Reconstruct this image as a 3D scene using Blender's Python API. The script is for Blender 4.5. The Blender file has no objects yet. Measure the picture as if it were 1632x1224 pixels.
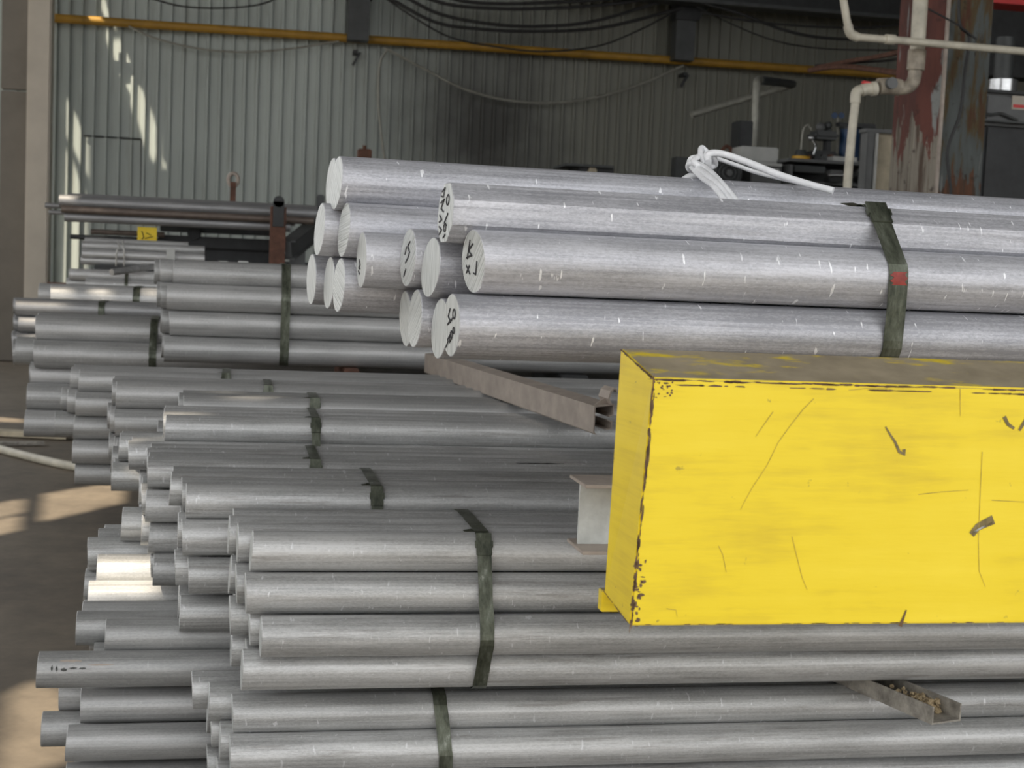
import bpy, bmesh, math, random
from mathutils import Vector, Matrix
from mathutils import geometry as mg
import numpy as np
random.seed(7)
scn = bpy.context.scene
col = scn.collection
R = math.radians

# ------------------------------------------------------------------ camera
F_PX, YAW, PITCH, ROLL, EYE = 2260.0, 11.3, 4.8, 2.5, 1.5
yw, pt, rl = R(YAW), R(PITCH), R(ROLL)
fw = Vector((math.sin(yw)*math.cos(pt), math.cos(yw)*math.cos(pt), -math.sin(pt)))
rt = Vector((math.cos(yw), -math.sin(yw), 0))
up = rt.cross(fw)
r2 = rt*math.cos(rl) + up*math.sin(rl)
u2 = -rt*math.sin(rl) + up*math.cos(rl)
C0 = Vector((0, 0, EYE))
cam_d = bpy.data.cameras.new('camera')
cam = bpy.data.objects.new('camera', cam_d)
col.objects.link(cam)
m = Matrix((r2, u2, -fw)).transposed().to_4x4()
m.translation = C0
cam.matrix_world = m
cam_d.sensor_width = 36
cam_d.lens = F_PX/1632*36
cam_d.clip_end = 200
cam_d.dof.use_dof = True
cam_d.dof.focus_distance = 2.7
cam_d.dof.aperture_fstop = 10
scn.camera = cam

def ray(x, y):
    return fw + r2*((x-816)/F_PX) - u2*((y-612)/F_PX)
def P(x, y, Y):                      # point seen at pixel x,y standing at distance Y
    r = ray(x, y); return C0 + r*(Y/r.y)
def PZ(x, y, z):                     # the same on a level plane
    r = ray(x, y); return C0 + r*((z-EYE)/r.z)

# ------------------------------------------------------------------ light
SUN_DIR = Vector((.46, .36, -.81)).normalized()
w = bpy.data.worlds.new('world'); scn.world = w; w.use_nodes = True
bg = w.node_tree.nodes['Background']
bg.inputs[0].default_value = (.98, .985, 1.0, 1)
bg.inputs[1].default_value = 1.55
sd = bpy.data.lights.new('sun', 'SUN'); sd.energy = 8.5; sd.angle = R(.6); sd.color = (1, .87, .70)
so = bpy.data.objects.new('sun', sd); col.objects.link(so)
so.rotation_euler = SUN_DIR.to_track_quat('-Z', 'Y').to_euler()
scn.view_settings.view_transform = 'Standard'
scn.view_settings.look = 'None'
scn.view_settings.gamma = 1
scn.view_settings.use_curve_mapping = False
scn.view_settings.exposure = 0.22

# ------------------------------------------------------------------ materials
class N:
    def __init__(s, name):
        s.m = bpy.data.materials.new(name); s.m.use_nodes = True
        s.t = s.m.node_tree; s.b = s.t.nodes['Principled BSDF']
    def n(s, typ, **k):
        o = s.t.nodes.new(typ)
        for a, v in k.items():
            if a.startswith('i_'):
                key = a[2:]
                key = int(key) if key.isdigit() else key.replace('_', ' ')
                if isinstance(v, bpy.types.NodeSocket): s.t.links.new(v, o.inputs[key])
                else: o.inputs[key].default_value = v
            else: setattr(o, a, v)
        return o
    def link(s, a, b): s.t.links.new(a, b)
    def coord(s): return s.n('ShaderNodeTexCoord').outputs['Object']
    def mapping(s, v, sc, loc=(0, 0, 0)):
        o = s.n('ShaderNodeMapping'); s.link(v, o.inputs[0]); o.inputs[3].default_value = sc; o.inputs[1].default_value = loc
        return o.outputs[0]
    def noise(s, v, scale, det=4, rough=.6):
        o = s.n('ShaderNodeTexNoise', i_Scale=scale, i_Detail=det, i_Roughness=rough); s.link(v, o.inputs['Vector']); return o.outputs[0]
    def math(s, op, a, b=0., c=0.):
        o = s.n('ShaderNodeMath', operation=op)
        for i, v in enumerate((a, b, c)):
            if isinstance(v, bpy.types.NodeSocket): s.link(v, o.inputs[i])
            else: o.inputs[i].default_value = v
        return o.outputs[0]
    def ramp(s, v, *st):
        o = s.n('ShaderNodeValToRGB'); s.link(v, o.inputs[0]); e = o.color_ramp.elements
        while len(e) < len(st): e.new(.5)
        for q, (p, c) in zip(e, st):
            q.position = p; q.color = (c, c, c, 1) if isinstance(c, (int, float)) else (*c, 1)
        return o.outputs[0]
    def mix(s, f, a, b):
        o = s.n('ShaderNodeMix', data_type='RGBA')
        for i, v in ((0, f), (6, a), (7, b)):
            if isinstance(v, bpy.types.NodeSocket): s.link(v, o.inputs[i])
            elif i == 0: o.inputs[0].default_value = v
            else: o.inputs[i].default_value = (*v, 1)
        return o.outputs[2]
    def out(s, color=None, rough=None, metal=None, bump=None, bs=.3, bd=.01):
        for k, v in (('Base Color', color), ('Roughness', rough), ('Metallic', metal)):
            if v is None: continue
            if isinstance(v, bpy.types.NodeSocket): s.link(v, s.b.inputs[k])
            else: s.b.inputs[k].default_value = (*v, 1) if isinstance(v, tuple) else v
        if bump is not None:
            b = s.n('ShaderNodeBump', i_Strength=bs, i_Distance=bd); s.link(bump, b.inputs['Height']); s.link(b.outputs[0], s.b.inputs['Normal'])
        return s.m

def plain(name, c, rough=.6, metal=0, var=.18, scale=12, bs=.15):
    n = N(name); v = n.coord(); a = n.noise(v, scale)
    lo = tuple(x*(1-var) for x in c); hi = tuple(min(1, x*(1+var)) for x in c)
    return n.out(n.ramp(a, (.3, lo), (.7, hi)), rough, metal, a, bs, .004)

def alu(name, lo, hi, rough=.42, metal=.8, marks=.35, dust=.0):
    """extruded bar: streaks run along the bar, short nicks run round it, every bar differs"""
    n = N(name); v = n.coord()
    rnd = n.n('ShaderNodeObjectInfo').outputs['Random']
    sp = n.n('ShaderNodeSeparateXYZ'); n.link(v, sp.inputs[0])
    ang = n.math('ARCTAN2', sp.outputs[1], sp.outputs[2])
    off = n.math('MULTIPLY', rnd, 37.)
    cmb = n.n('ShaderNodeCombineXYZ'); n.link(sp.outputs[0], cmb.inputs[0]); n.link(n.math('MULTIPLY', ang, .05), cmb.inputs[1]); n.link(off, cmb.inputs[2])
    cv = cmb.outputs[0]
    st = n.noise(n.mapping(cv, (1.2, 90, 1)), 1.5, 5, .65)          # long streaks
    bl = n.noise(n.mapping(cv, (2.5, 12, 1)), 1.6, 4, .6)           # blotches
    nk = n.noise(n.mapping(cv, (95, 26, 1)), 1., 2, .5)            # nicks round the bar
    gr = n.noise(n.mapping(cv, (60, 160, 1)), 2., 3, .7)            # grain
    f = n.math('ADD', n.math('MULTIPLY', st, .40), n.math('ADD', n.math('MULTIPLY', bl, .30), n.math('MULTIPLY', gr, .30)))
    f = n.math('ADD', f, n.math('MULTIPLY', n.math('SUBTRACT', rnd, .5), .10))
    c = n.ramp(f, (.40, lo), (.60, hi))
    nm = n.ramp(nk, (.69, 0.), (.73, 1.))
    c = n.mix(n.math('MULTIPLY', nm, marks), c, (.92, .93, .95))
    if dust:
        dm = n.ramp(n.noise(n.mapping(cv, (2.2, 30, 1), (5, 3, 0)), 1.3, 6, .7), (.56, 0.), (.66, 1.))
        c = n.mix(n.math('MULTIPLY', dm, dust), c, (.16, .14, .12))
    rr = n.math('ADD', n.math('MULTIPLY', f, .25), rough-.12)
    return n.out(c, rr, metal, n.math('ADD', n.math('MULTIPLY', st, .6), gr), .12, .002)

M = {}
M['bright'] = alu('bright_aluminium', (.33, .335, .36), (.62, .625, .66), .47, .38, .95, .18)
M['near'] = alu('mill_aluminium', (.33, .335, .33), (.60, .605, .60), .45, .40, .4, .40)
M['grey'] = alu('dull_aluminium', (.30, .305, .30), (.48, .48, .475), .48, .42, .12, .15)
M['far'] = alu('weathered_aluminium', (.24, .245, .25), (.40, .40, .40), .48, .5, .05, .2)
def cut_mat():
    n = N('sawn_aluminium'); v = n.coord(); rnd = n.n('ShaderNodeObjectInfo').outputs['Random']
    rot = n.n('ShaderNodeVectorRotate', rotation_type='X_AXIS'); n.link(v, rot.inputs[0]); n.link(n.math('MULTIPLY', rnd, 3.), rot.inputs['Angle'])
    a = n.noise(n.mapping(rot.outputs[0], (1, 260, 6)), 1, 2, .5)
    return n.out(n.ramp(a, (.32, (.40, .43, .42)), (.6, (.66, .69, .68))), .45, .25, a, .5, .003)
M['cut'] = cut_mat()
def strap_mat():
    n = N('steel_strapping'); v = n.coord(); a = n.noise(n.mapping(v, (3, 1, 1)), 16, 6, .7); b = n.noise(v, 7, 3)
    c = n.ramp(a, (.36, (.045, .052, .038)), (.52, (.105, .115, .085)), (.64, (.16, .175, .14)), (.72, (.34, .36, .31)))
    return n.out(c, n.ramp(b, (.3, .25), (.7, .5)), .55, b, .3, .01)
M['strap'] = strap_mat()
M['rope'] = plain('white_rope', (.80, .81, .82), .45, 0, .08, 60)
def yellow_mat():
    n = N('worn_yellow_paint'); v = n.coord()
    big = n.noise(v, 3.5, 4); brush = n.noise(n.mapping(v, (2.5, 1, 26)), 1.4, 5, .7)
    y = n.ramp(n.math('ADD', n.math('MULTIPLY', big, .5), n.math('MULTIPLY', brush, .5)), (.36, (.64, .47, .010)), (.50, (.79, .60, .008)), (.66, (.84, .65, .022)))
    sp = n.noise(v, 42, 3, .6)
    y = n.mix(n.ramp(sp, (.70, 0.), (.74, .7)), y, (.30, .22, .03))
    # upper side: paint rubbed down to brown primer with yellow left in islands
    nrm = n.n('ShaderNodeNewGeometry').outputs['Normal']; sn = n.n('ShaderNodeSeparateXYZ'); n.link(nrm, sn.inputs[0])
    topm = n.ramp(sn.outputs[2], (.5, 0.), (.6, 1.))
    isl = n.noise(n.mapping(v, (3.2, 10, 8)), 1.5, 6, .65)
    wornc = n.ramp(n.noise(v, 18, 4), (.3, (.25, .21, .14)), (.7, (.38, .32, .22)))
    topc = n.mix(n.ramp(isl, (.53, 0.), (.60, 1.)), wornc, (.66, .50, .03))
    c = n.mix(topm, y, topc)
    return n.out(c, .42, 0, brush, .12, .004)
M['yellow'] = yellow_mat()
M['chip'] = plain('brown_primer', (.13, .075, .035), .7, 0, .4, 40)
M['beam'] = plain('pale_grey_paint', (.52, .54, .52), .5, 0, .15, 25)
M['tan'] = plain('dusty_brown_steel', (.36, .31, .265), .6, .1, .18, 14)
M['channel'] = plain('dirty_galvanised_steel', (.36, .34, .30), .55, .3, .45, 30, .4)
M['debris'] = plain('dry_wood_dust', (.42, .33, .20), .95, 0, .5, 120, 1)
M['rust'] = plain('rusty_steel', (.12, .055, .035), .75, .1, .4, 14, .4)
M['dark'] = plain('black_steel', (.025, .027, .028), .5, .2, .3, 8)
M['darkgrey'] = plain('dark_grey_machine_paint', (.055, .06, .06), .5, .1, .25, 6)
M['machine'] = plain('mid_grey_machine_paint', (.115, .12, .12), .5, .1, .2, 5)
M['white'] = plain('white_sheet_metal', (.45, .46, .44), .5, .1, .12, 6)
M['pvc'] = plain('aged_plastic_pipe', (.52, .49, .40), .45, 0, .22, 9)
M['pvcdirty'] = plain('stained_plastic_pipe', (.33, .29, .23), .6, 0, .4, 16)
M['red'] = plain('red_plastic', (.62, .03, .03), .45, 0, .1, 9)
M['gaspipe'] = plain('ochre_gas_pipe_paint', (.36, .20, .025), .5, 0, .2, 4)
M['steelpipe'] = plain('galvanised_pipe', (.30, .30, .26), .5, .3, .2, 8)
M['cable'] = plain('black_cable', (.02, .02, .02), .6, 0, .2, 8)
M['cream'] = plain('cream_painted_steel', (.50, .46, .39), .6, 0, .10, 2)
M['leaf'] = plain('dusty_taupe_panel', (.17, .155, .13), .7, 0, .15, 2)
M['blue'] = plain('blue_paint', (.02, .05, .115), .45, .1, .2, 8)
M['paper'] = plain('yellow_tag', (.85, .62, .03), .6, 0, .05, 8)
M['ink'] = plain('black_marker', (.015, .015, .02), .6, 0, .1, 8)
M['mustard'] = plain('mustard_plastic', (.65, .36, .02), .5, 0, .1, 8)
M['board'] = plain('pale_wooden_board', (.50, .44, .32), .7, 0, .25, 7)
M['chrome'] = plain('polished_steel', (.55, .56, .56), .25, .9, .2, 8)
M['scratch'] = plain('bare_metal_scratch', (.17, .13, .05), .55, .2, .5, 60)
M['scratchline'] = plain('scuffed_yellow', (.42, .31, .04), .5, 0, .3, 60)
M['brownbar'] = plain('brown_steel_bar', (.15, .12, .10), .5, .3, .2, 10)
M['redmark'] = plain('red_marking', (.25, .035, .025), .55, 0, .3, 60)
M['wire'] = plain('galvanised_tie_wire', (.55, .55, .52), .4, .4, .1, 8)

def wall_mat():
    n = N('ribbed_wall_sheet'); g = n.n('ShaderNodeNewGeometry').outputs['Position']
    big = n.noise(n.mapping(g, (.5, 1, .25)), 1.2, 4)
    base = n.ramp(big, (.3, (.36, .40, .375)), (.7, (.47, .515, .485)))
    drip = n.noise(n.mapping(g, (7, 1, .35)), 1.6, 4, .7)
    base = n.mix(n.ramp(drip, (.54, 0.), (.72, .45)), base, (.17, .16, .12))
    sp = n.n('ShaderNodeSeparateXYZ'); n.link(g, sp.inputs[0])
    # olive tone of the older sheets to the right
    ol = n.ramp(n.math('MULTIPLY_ADD', sp.outputs[0], .16, -.05), (.1, 0.), (.75, .85))
    base = n.mix(ol, base, (.165, .16, .125))
    # soot blown up the wall above the old stove
    sx = n.math('MULTIPLY', n.math('SUBTRACT', sp.outputs[0], 3.45), .62)
    sz = n.math('MULTIPLY', n.math('SUBTRACT', sp.outputs[2], 3.35), .50)
    dd = n.math('SQRT', n.math('ADD', n.math('MULTIPLY', sx, sx), n.math('MULTIPLY', sz, sz)))
    dd = n.math('ADD', dd, n.math('MULTIPLY', n.math('SUBTRACT', n.noise(n.mapping(g, (1.3, 1, 1.)), 1.2, 4), .5), .9))
    base = n.mix(n.ramp(dd, (.15, .86), (.95, 0.)), base, (.022, .019, .015))
    return n.out(base, .5, .1)
M['wall'] = wall_mat()
def floor_mat():
    n = N('dusty_concrete'); g = n.coord()
    a = n.noise(g, .7, 6, .65); b = n.noise(g, 6, 6, .7)
    c = n.ramp(n.math('ADD', n.math('MULTIPLY', a, .6), n.math('MULTIPLY', b, .4)), (.35, (.085, .070, .052)), (.62, (.21, .175, .13)))
    c = n.mix(n.ramp(n.noise(g, 22, 3, .6), (.70, 0.), (.74, .6)), c, (.06, .05, .04))
    return n.out(c, .62, 0, b, .2, .01)
M['floor'] = floor_mat()
def column_mat():
    n = N('flaking_column_paint'); v = n.coord()
    a = n.noise(n.mapping(v, (6, 6, 1.7)), 1.2, 6, .62); b = n.noise(n.mapping(v, (5, 5, 1.1), (4, 7, 2)), 1.1, 6, .65)
    c = n.ramp(a, (.42, (.175, .062, .042)), (.50, (.20, .075, .05)), (.53, (.20, .215, .205)), (.62, (.26, .235, .19)), (.68, (.16, .12, .06)))
    c = n.mix(n.ramp(b, (.57, 0.), (.60, 1.)), c, (.34, .32, .27))
    c = n.mix(n.ramp(n.noise(v, 14, 5), (.60, 0.), (.68, .8)), c, (.045, .025, .02))
    return n.out(c, .7, 0, a, .6, .02)
M['column'] = column_mat()
def col_mat(name, lo, stops, flake, zsplit, pale):
    n = N(name); v = n.coord(); sp = n.n('ShaderNodeSeparateXYZ'); n.link(v, sp.inputs[0])
    a = n.noise(n.mapping(v, (7, 7, 1.9)), 1.2, 6, .62); b = n.noise(n.mapping(v, (9, 9, 1.2), (4, 7, 2)), 1.1, 5, .6)
    zz_ = n.math('ADD', sp.outputs[2], n.math('MULTIPLY', n.math('SUBTRACT', a, .5), 1.6))
    c = n.ramp(a, *stops)
    c = n.mix(n.ramp(b, (flake, 0.), (flake+.025, 1.)), c, (.22, .23, .22))
    zm = n.ramp(n.math('MULTIPLY_ADD', zz_, -1., zsplit+.5), (.49, 0.), (.52, 1.))
    pc_ = n.ramp(n.noise(n.mapping(v, (22, 22, 1.6)), 1.3, 5, .6), (.36, (.07, .045, .03)), (.48, pale), (.7, tuple(x*1.35 for x in pale)))
    c = n.mix(zm, c, pc_)
    c = n.mix(n.ramp(n.noise(v, 13, 5), (.60, 0.), (.70, .8)), c, lo)
    return n.out(c, .7, 0, a, .6, .02)
M['columnred'] = col_mat('flaking_red_oxide', (.03, .014, .01), ((.38, (.075, .022, .016)), (.62, (.125, .038, .026))), .60, 2.45, (.20, .18, .145))
M['columngrey'] = col_mat('patchy_grey_green_paint', (.03, .02, .012), ((.36, (.09, .035, .02)), (.46, (.10, .075, .035)), (.52, (.10, .11, .105)), (.66, (.12, .135, .13))), .66, 2.2, (.12, .055, .03))
M['darkrust'] = plain('dark_red_primer', (.030, .012, .010), .8, 0, .4, 9)
M['roof'] = plain('roof_sheet', (.14, .14, .14), .8, 0, .1, 1)
M['yard'] = plain('yard_concrete', (.13, .125, .115), .8, 0, .12, 1)

# ------------------------------------------------------------------ helpers
def setp(o, label=None, cat=None, group=None, kind=None):
    for k, v in (('label', label), ('category', cat), ('group', group), ('kind', kind)):
        if v: o[k] = v
    return o
def empty(name, loc=(0, 0, 0), rz=0, parent=None, **k):
    o = bpy.data.objects.new(name, None); o.empty_display_size = .05; col.objects.link(o)
    o.location = loc; o.rotation_euler = (0, 0, rz); o.parent = parent
    return setp(o, **k)
def obj(name, bm, mat, parent=None, loc=None, smooth=False, **k):
    me = bpy.data.meshes.new(name)
    bmesh.ops.recalc_face_normals(bm, faces=bm.faces)
    bm.to_mesh(me); bm.free()
    if smooth:
        me.shade_smooth()
        me.set_sharp_from_angle(angle=R(38))
    me.materials.append(M[mat] if isinstance(mat, str) else mat)
    o = bpy.data.objects.new(name, me); col.objects.link(o)
    if parent: o.parent = parent
    if loc: o.location = loc
    return setp(o, **k)
def base_at(o):
    """put a lone mesh's origin at its own base centre"""
    me = o.data; c = [v.co for v in me.vertices]
    mn = [min(v[i] for v in c) for i in range(3)]; mx = [max(v[i] for v in c) for i in range(3)]
    b = Vector(((mn[0]+mx[0])/2, (mn[1]+mx[1])/2, mn[2]))
    me.transform(Matrix.Translation(-b)); o.location = o.location + b
    return o
def add_box(bm, c, s, rot=None, bev=0):
    r = bmesh.ops.create_cube(bm, size=1)
    vs = r['verts']; mt = Matrix.Translation(c) @ (rot or Matrix()) @ Matrix.Diagonal((*s, 1))
    bmesh.ops.transform(bm, matrix=mt, verts=vs)
    if bev:
        es = list({e for v in vs for e in v.link_edges})
        bmesh.ops.bevel(bm, geom=es, offset=bev, segments=2, affect='EDGES')
    return bm
def box(c, s, rot=None, bev=0): return add_box(bmesh.new(), c, s, rot, bev)
def add_cyl(bm, a, b, r, seg=20, r2_=None, bev=0):
    a, b = Vector(a), Vector(b); d = b-a
    q = d.to_track_quat('Z', 'Y').to_matrix().to_4x4()
    res = bmesh.ops.create_cone(bm, cap_ends=True, segments=seg, radius1=r, radius2=r if r2_ is None else r2_, depth=d.length)
    bmesh.ops.transform(bm, matrix=Matrix.Translation((a+b)/2) @ q, verts=res['verts'])
    return bm
def cyl(a, b, r, seg=20, r2_=None): return add_cyl(bmesh.new(), a, b, r, seg, r2_)
def smooth_path(pts, n=6):
    pts = [Vector(p) for p in pts]; q = [pts[0]*2-pts[1]] + pts + [pts[-1]*2-pts[-2]]; out = []
    for i in range(1, len(q)-2):
        p0, p1, p2, p3 = q[i-1:i+3]
        for k in range(n):
            t = k/n
            out.append(.5*((2*p1)+(p2-p0)*t+(2*p0-5*p1+4*p2-p3)*t*t+(3*p1-p0-3*p2+p3)*t**3))
    out.append(pts[-1]); return out
def add_tube(bm, pts, r, seg=8, smooth=6, rr=None):
    p = smooth_path(pts, smooth) if smooth else [Vector(a) for a in pts]
    rings = []; nrm = None
    for i, c in enumerate(p):
        t = (p[min(i+1, len(p)-1)]-p[max(i-1, 0)]).normalized()
        if nrm is None: nrm = t.orthogonal().normalized()
        nrm = (nrm - t*nrm.dot(t)).normalized(); bn = t.cross(nrm)
        rings.append([bm.verts.new(c+(nrm*math.cos(a)+bn*math.sin(a))*r) for a in (2*math.pi*k/seg for k in range(seg))])
    for a, b in zip(rings, rings[1:]):
        for k in range(seg): bm.faces.new((a[k], a[(k+1) % seg], b[(k+1) % seg], b[k]))
    bm.faces.new(rings[0][::-1]); bm.faces.new(rings[-1])
    return bm
def tube(pts, r, seg=8, smooth=6): return add_tube(bmesh.new(), pts, r, seg, smooth)
def prism(poly, a, b, axis='x'):
    """extrude a 2-D outline (u, v) along an axis from a to b"""
    bm = bmesh.new(); f = {'x': lambda u, v, t: (t, u, v), 'y': lambda u, v, t: (u, t, v), 'z': lambda u, v, t: (u, v, t)}[axis]
    A = [bm.verts.new(f(u, v, a)) for u, v in poly]; B = [bm.verts.new(f(u, v, b)) for u, v in poly]; n = len(poly)
    bm.faces.new(A); bm.faces.new(B[::-1])
    for i in range(n): bm.faces.new((A[i], A[(i+1) % n], B[(i+1) % n], B[i]))
    return bm
def pbox(x0, y0, x1, y1, Y, dep, bev=0, ground=False):
    """box whose near face fills that part of the view at distance Y"""
    a = P(x0, (y0+y1)/2, Y); b = P(x1, (y0+y1)/2, Y); t = P((x0+x1)/2, y0, Y).z; bo = 0 if ground else P((x0+x1)/2, y1, Y).z
    return box(((a.x+b.x)/2, Y+dep/2, (t+bo)/2), (b.x-a.x, dep, t-bo), bev=bev)
ORD = ['', 'first', 'second', 'third', 'fourth', 'fifth', 'sixth', 'seventh', 'eighth', 'ninth', 'tenth']

# ------------------------------------------------------------------ setting
YB = 20.0
fl = obj('floor', box((4, 11, -.1), (40, 22.4, .2)), 'floor', kind='structure')
yard = obj('yard_ground', box((4, -20.2, -.1), (60, 40, .2)), 'yard', kind='structure')
yard2 = obj('yard_ground', box((-21, 11, -.1), (10, 22.4, .2)), 'yard', kind='structure')

wall = obj('wall_back', box((5.5, YB+.16, 4.0), (19, .1, 8)), 'darkgrey', kind='structure')
PITCHW = .165
def sheet_mesh(nr):
    bm = bmesh.new(); prof = []
    for k in range(nr):
        x = k*PITCHW
        prof += [(x, 0), (x+.112, 0), (x+.117, -.048), (x+.148, -.048), (x+.156, .004), (x+.162, .004)]
    prof.append((nr*PITCHW, 0))
    A = [bm.verts.new((x, y, 0)) for x, y in prof]; B = [bm.verts.new((x, y, 8)) for x, y in prof]
    for i in range(len(prof)-1): bm.faces.new((A[i], A[i+1], B[i+1], B[i]))
    for f in bm.faces:
        if f.normal.y > 0: f.normal_flip()
    return bm
sh = obj('wall_sheet', sheet_mesh(5), 'wall', wall)
ns = 22; sh.location = (-4.0, YB, 0)
me = sh.data
for i in range(1, ns):
    c = sh.copy(); col.objects.link(c); c.parent = wall
    c.location = (-4.0+i*(5*PITCHW+.0), YB+(.006 if i % 2 else 0), 0)

# cut-out in a sheet at the left (a patched door): fine seams
seam = bmesh.new()
for a, b in (((133, 216), (225, 222)),):
    add_tube(seam, [P(a[0], a[1], YB-.04), P(b[0], b[1], YB-.04)], .012, 5, 0)
obj('seam_strip', seam, 'darkgrey', wall)
seam = bmesh.new(); add_tube(seam, [P(225, 222, YB-.04), P(224, 318, YB-.04)], .008, 5, 0)
obj('seam_strip', seam, 'darkgrey', wall)

# left leaf and cream post
a = P(78, 300, 18.6); b = P(40, 300, 18.6)
post = obj('trim_1', box(((a.x+b.x)/2, 18.75, 2.6), (a.x-b.x, .3, 5.0), bev=.02), 'cream', kind='structure')
lw = empty('wall_left', (b.x-.17, 18.9, 0), kind='structure')
zz = [0, P(15, 142, 18.75).z, 5.1]
for k in range(2):
    obj('wall_panel', box((0, 0, (zz[k]+zz[k+1])/2), (.34, .12, zz[k+1]-zz[k]-.02), bev=.01), 'leaf', lw)
# far low plinth along the wall
obj('baseboard_back', box((5.5, YB-.35, .46), (19, .6, .92), bev=.02), 'darkgrey', kind='structure')
# right closing wall far outside the view, darkens the far right as the shed does
obj('wall_right', box((14.5, 10, 4), (.2, 20, 8)), 'darkgrey', kind='structure')

obj('trim_2', box((-13, 14, 1.6), (.3, 44, 3.2), bev=.02), 'cream', kind='structure')
# roof with its gaps: where sun gets in
RZ = 7.6
holes = []
def hole(pts, Y=None, z=None):
    q = []
    for x, y in pts:
        p = P(x, y, Y) if Y is not None else PZ(x, y, z)
        p = p - SUN_DIR*((p.z-RZ)/SUN_DIR.z)
        q.append(Vector((p.x, p.y)))
    holes.append(q)
WY = YB-.02
hole([(150, -10), (163, -10), (178, 28), (182, 42), (168, 30)], Y=WY)
hole([(168, 56), (190, 58), (207, 100), (209, 150), (188, 114)], Y=WY)
hole([(208, 118), (226, 140), (252, 208), (252, 262), (236, 245), (209, 168)], Y=WY)
hole([(108, 160), (120, 182), (138, 222), (138, 278), (108, 220)], Y=WY)
hole([(252, 240), (264, 262), (282, 312), (270, 314)], Y=WY)
hole([(108, 240), (132, 300), (134, 330), (134, 470), (100, 470)], Y=WY)
hole([(71, 787), (198, 766), (196, 801), (65, 832)], z=0)
hole([(-30, 806), (37, 795), (35, 817), (-30, 830)], z=0)
hole([(-30, 832), (31, 822), (29, 845), (-30, 858)], z=0)
hole([(16, 1106), (58, 1084), (130, 1120), (130, 1206), (60, 1226), (-20, 1260), (2, 1180)], z=0)
hole([(-10, 664), (36, 668), (40, 674), (-10, 672)], z=0)
hole([(95, 815), (262, 822), (262, 985), (125, 985)], Y=4.03)
hole([(255, 660), (335, 660), (322, 696), (255, 700)], Y=4.45)
hole([(198, 694), (236, 694), (236, 744), (198, 744)], Y=4.38)
hole([(392, 634), (458, 638), (440, 672), (370, 668)], Y=4.85)
hole([(340, 622), (392, 620), (380, 632), (330, 634)], Y=5.0)
hole([(582, 572), (645, 573), (645, 592), (582, 590)], Y=6.75)
hole([(20, 484), (110, 486), (90, 510), (20, 508)], Y=7.5)
hole([(76, 470), (120, 470), (120, 492), (76, 492)], Y=8.55)
hole([(155, 470), (182, 470), (180, 492), (152, 492)], Y=8.55)
hole([(225, 452), (252, 452), (252, 466), (225, 466)], Y=8.55)
hole([(92, 305), (128, 305), (128, 345), (92, 345)], Y=12)
hole([(133, 340), (165, 340), (165, 352), (133, 352)], Y=11.9)
hole([(105, 425), (140, 425), (140, 460), (105, 460)], Y=10.4)
hole([(1500, 1118), (1660, 1118), (1660, 1150), (1530, 1150)], Y=3.2)
outer = [Vector((-9, -2.2)), Vector((15, -2.2)), Vector((15, 20.6)), Vector((-9, 20.6))]
def inside(p, poly):
    c = False; j = len(poly)-1
    for i in range(len(poly)):
        if (poly[i].y > p.y) != (poly[j].y > p.y) and p.x < (poly[j].x-poly[i].x)*(p.y-poly[i].y)/(poly[j].y-poly[i].y)+poly[i].x: c = not c
        j = i
    return c
vs, fs = list(outer), [[0, 1, 2, 3]]
for h in holes:
    k = len(vs); vs += h; fs.append(list(range(k, k+len(h))))
v_, e_, f_, *_ = mg.delaunay_2d_cdt(vs, [], fs, 0, 1e-5)
bm = bmesh.new(); bv = [bm.verts.new((p.x, p.y, RZ)) for p in v_]
for f in f_:
    c = sum((v_[i] for i in f), Vector((0, 0)))/len(f)
    if not inside(c, outer) or any(inside(c, h) for h in holes): continue
    try: bm.faces.new([bv[i] for i in f])
    except ValueError: pass
obj('ceiling', bm, 'roof', kind='structure')

# ------------------------------------------------------------------ wall pipe, frames, cables
Yp = YB-.27
pa, pb = P(60, 27, Yp), P(1440, 121, Yp)
gp = empty('gas_pipe', pa, label='long ochre gas pipe running level along the ribbed back wall', cat='pipe')
obj('pipe_run', cyl((0, 0, 0), pb+(pb-pa)*.12-pa, .058, 16), 'gaspipe', gp, smooth=True)
for x in (567, 1092):
    p = P(x, 30+(x-60)*.068+16, Yp+.02)-pa
    bb = box(p+Vector((0, .08, -.02)), (.06, .22, .05)); add_box(bb, p+Vector((.02, .08, -.10)), (.035, .05, .2), Matrix.Rotation(.5, 4, 'Y'))
    obj('pipe_bracket', bb, 'dark', gp)

def ibeam_profile(w_, h_, t):
    return [(-w_/2, -h_/2), (w_/2, -h_/2), (w_/2, -h_/2+t), (t/2, -h_/2+t), (t/2, h_/2-t), (w_/2, h_/2-t), (w_/2, h_/2), (-w_/2, h_/2), (-w_/2, h_/2-t), (-t/2, h_/2-t), (-t/2, -h_/2+t), (-w_/2, -h_/2+t)]
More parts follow.
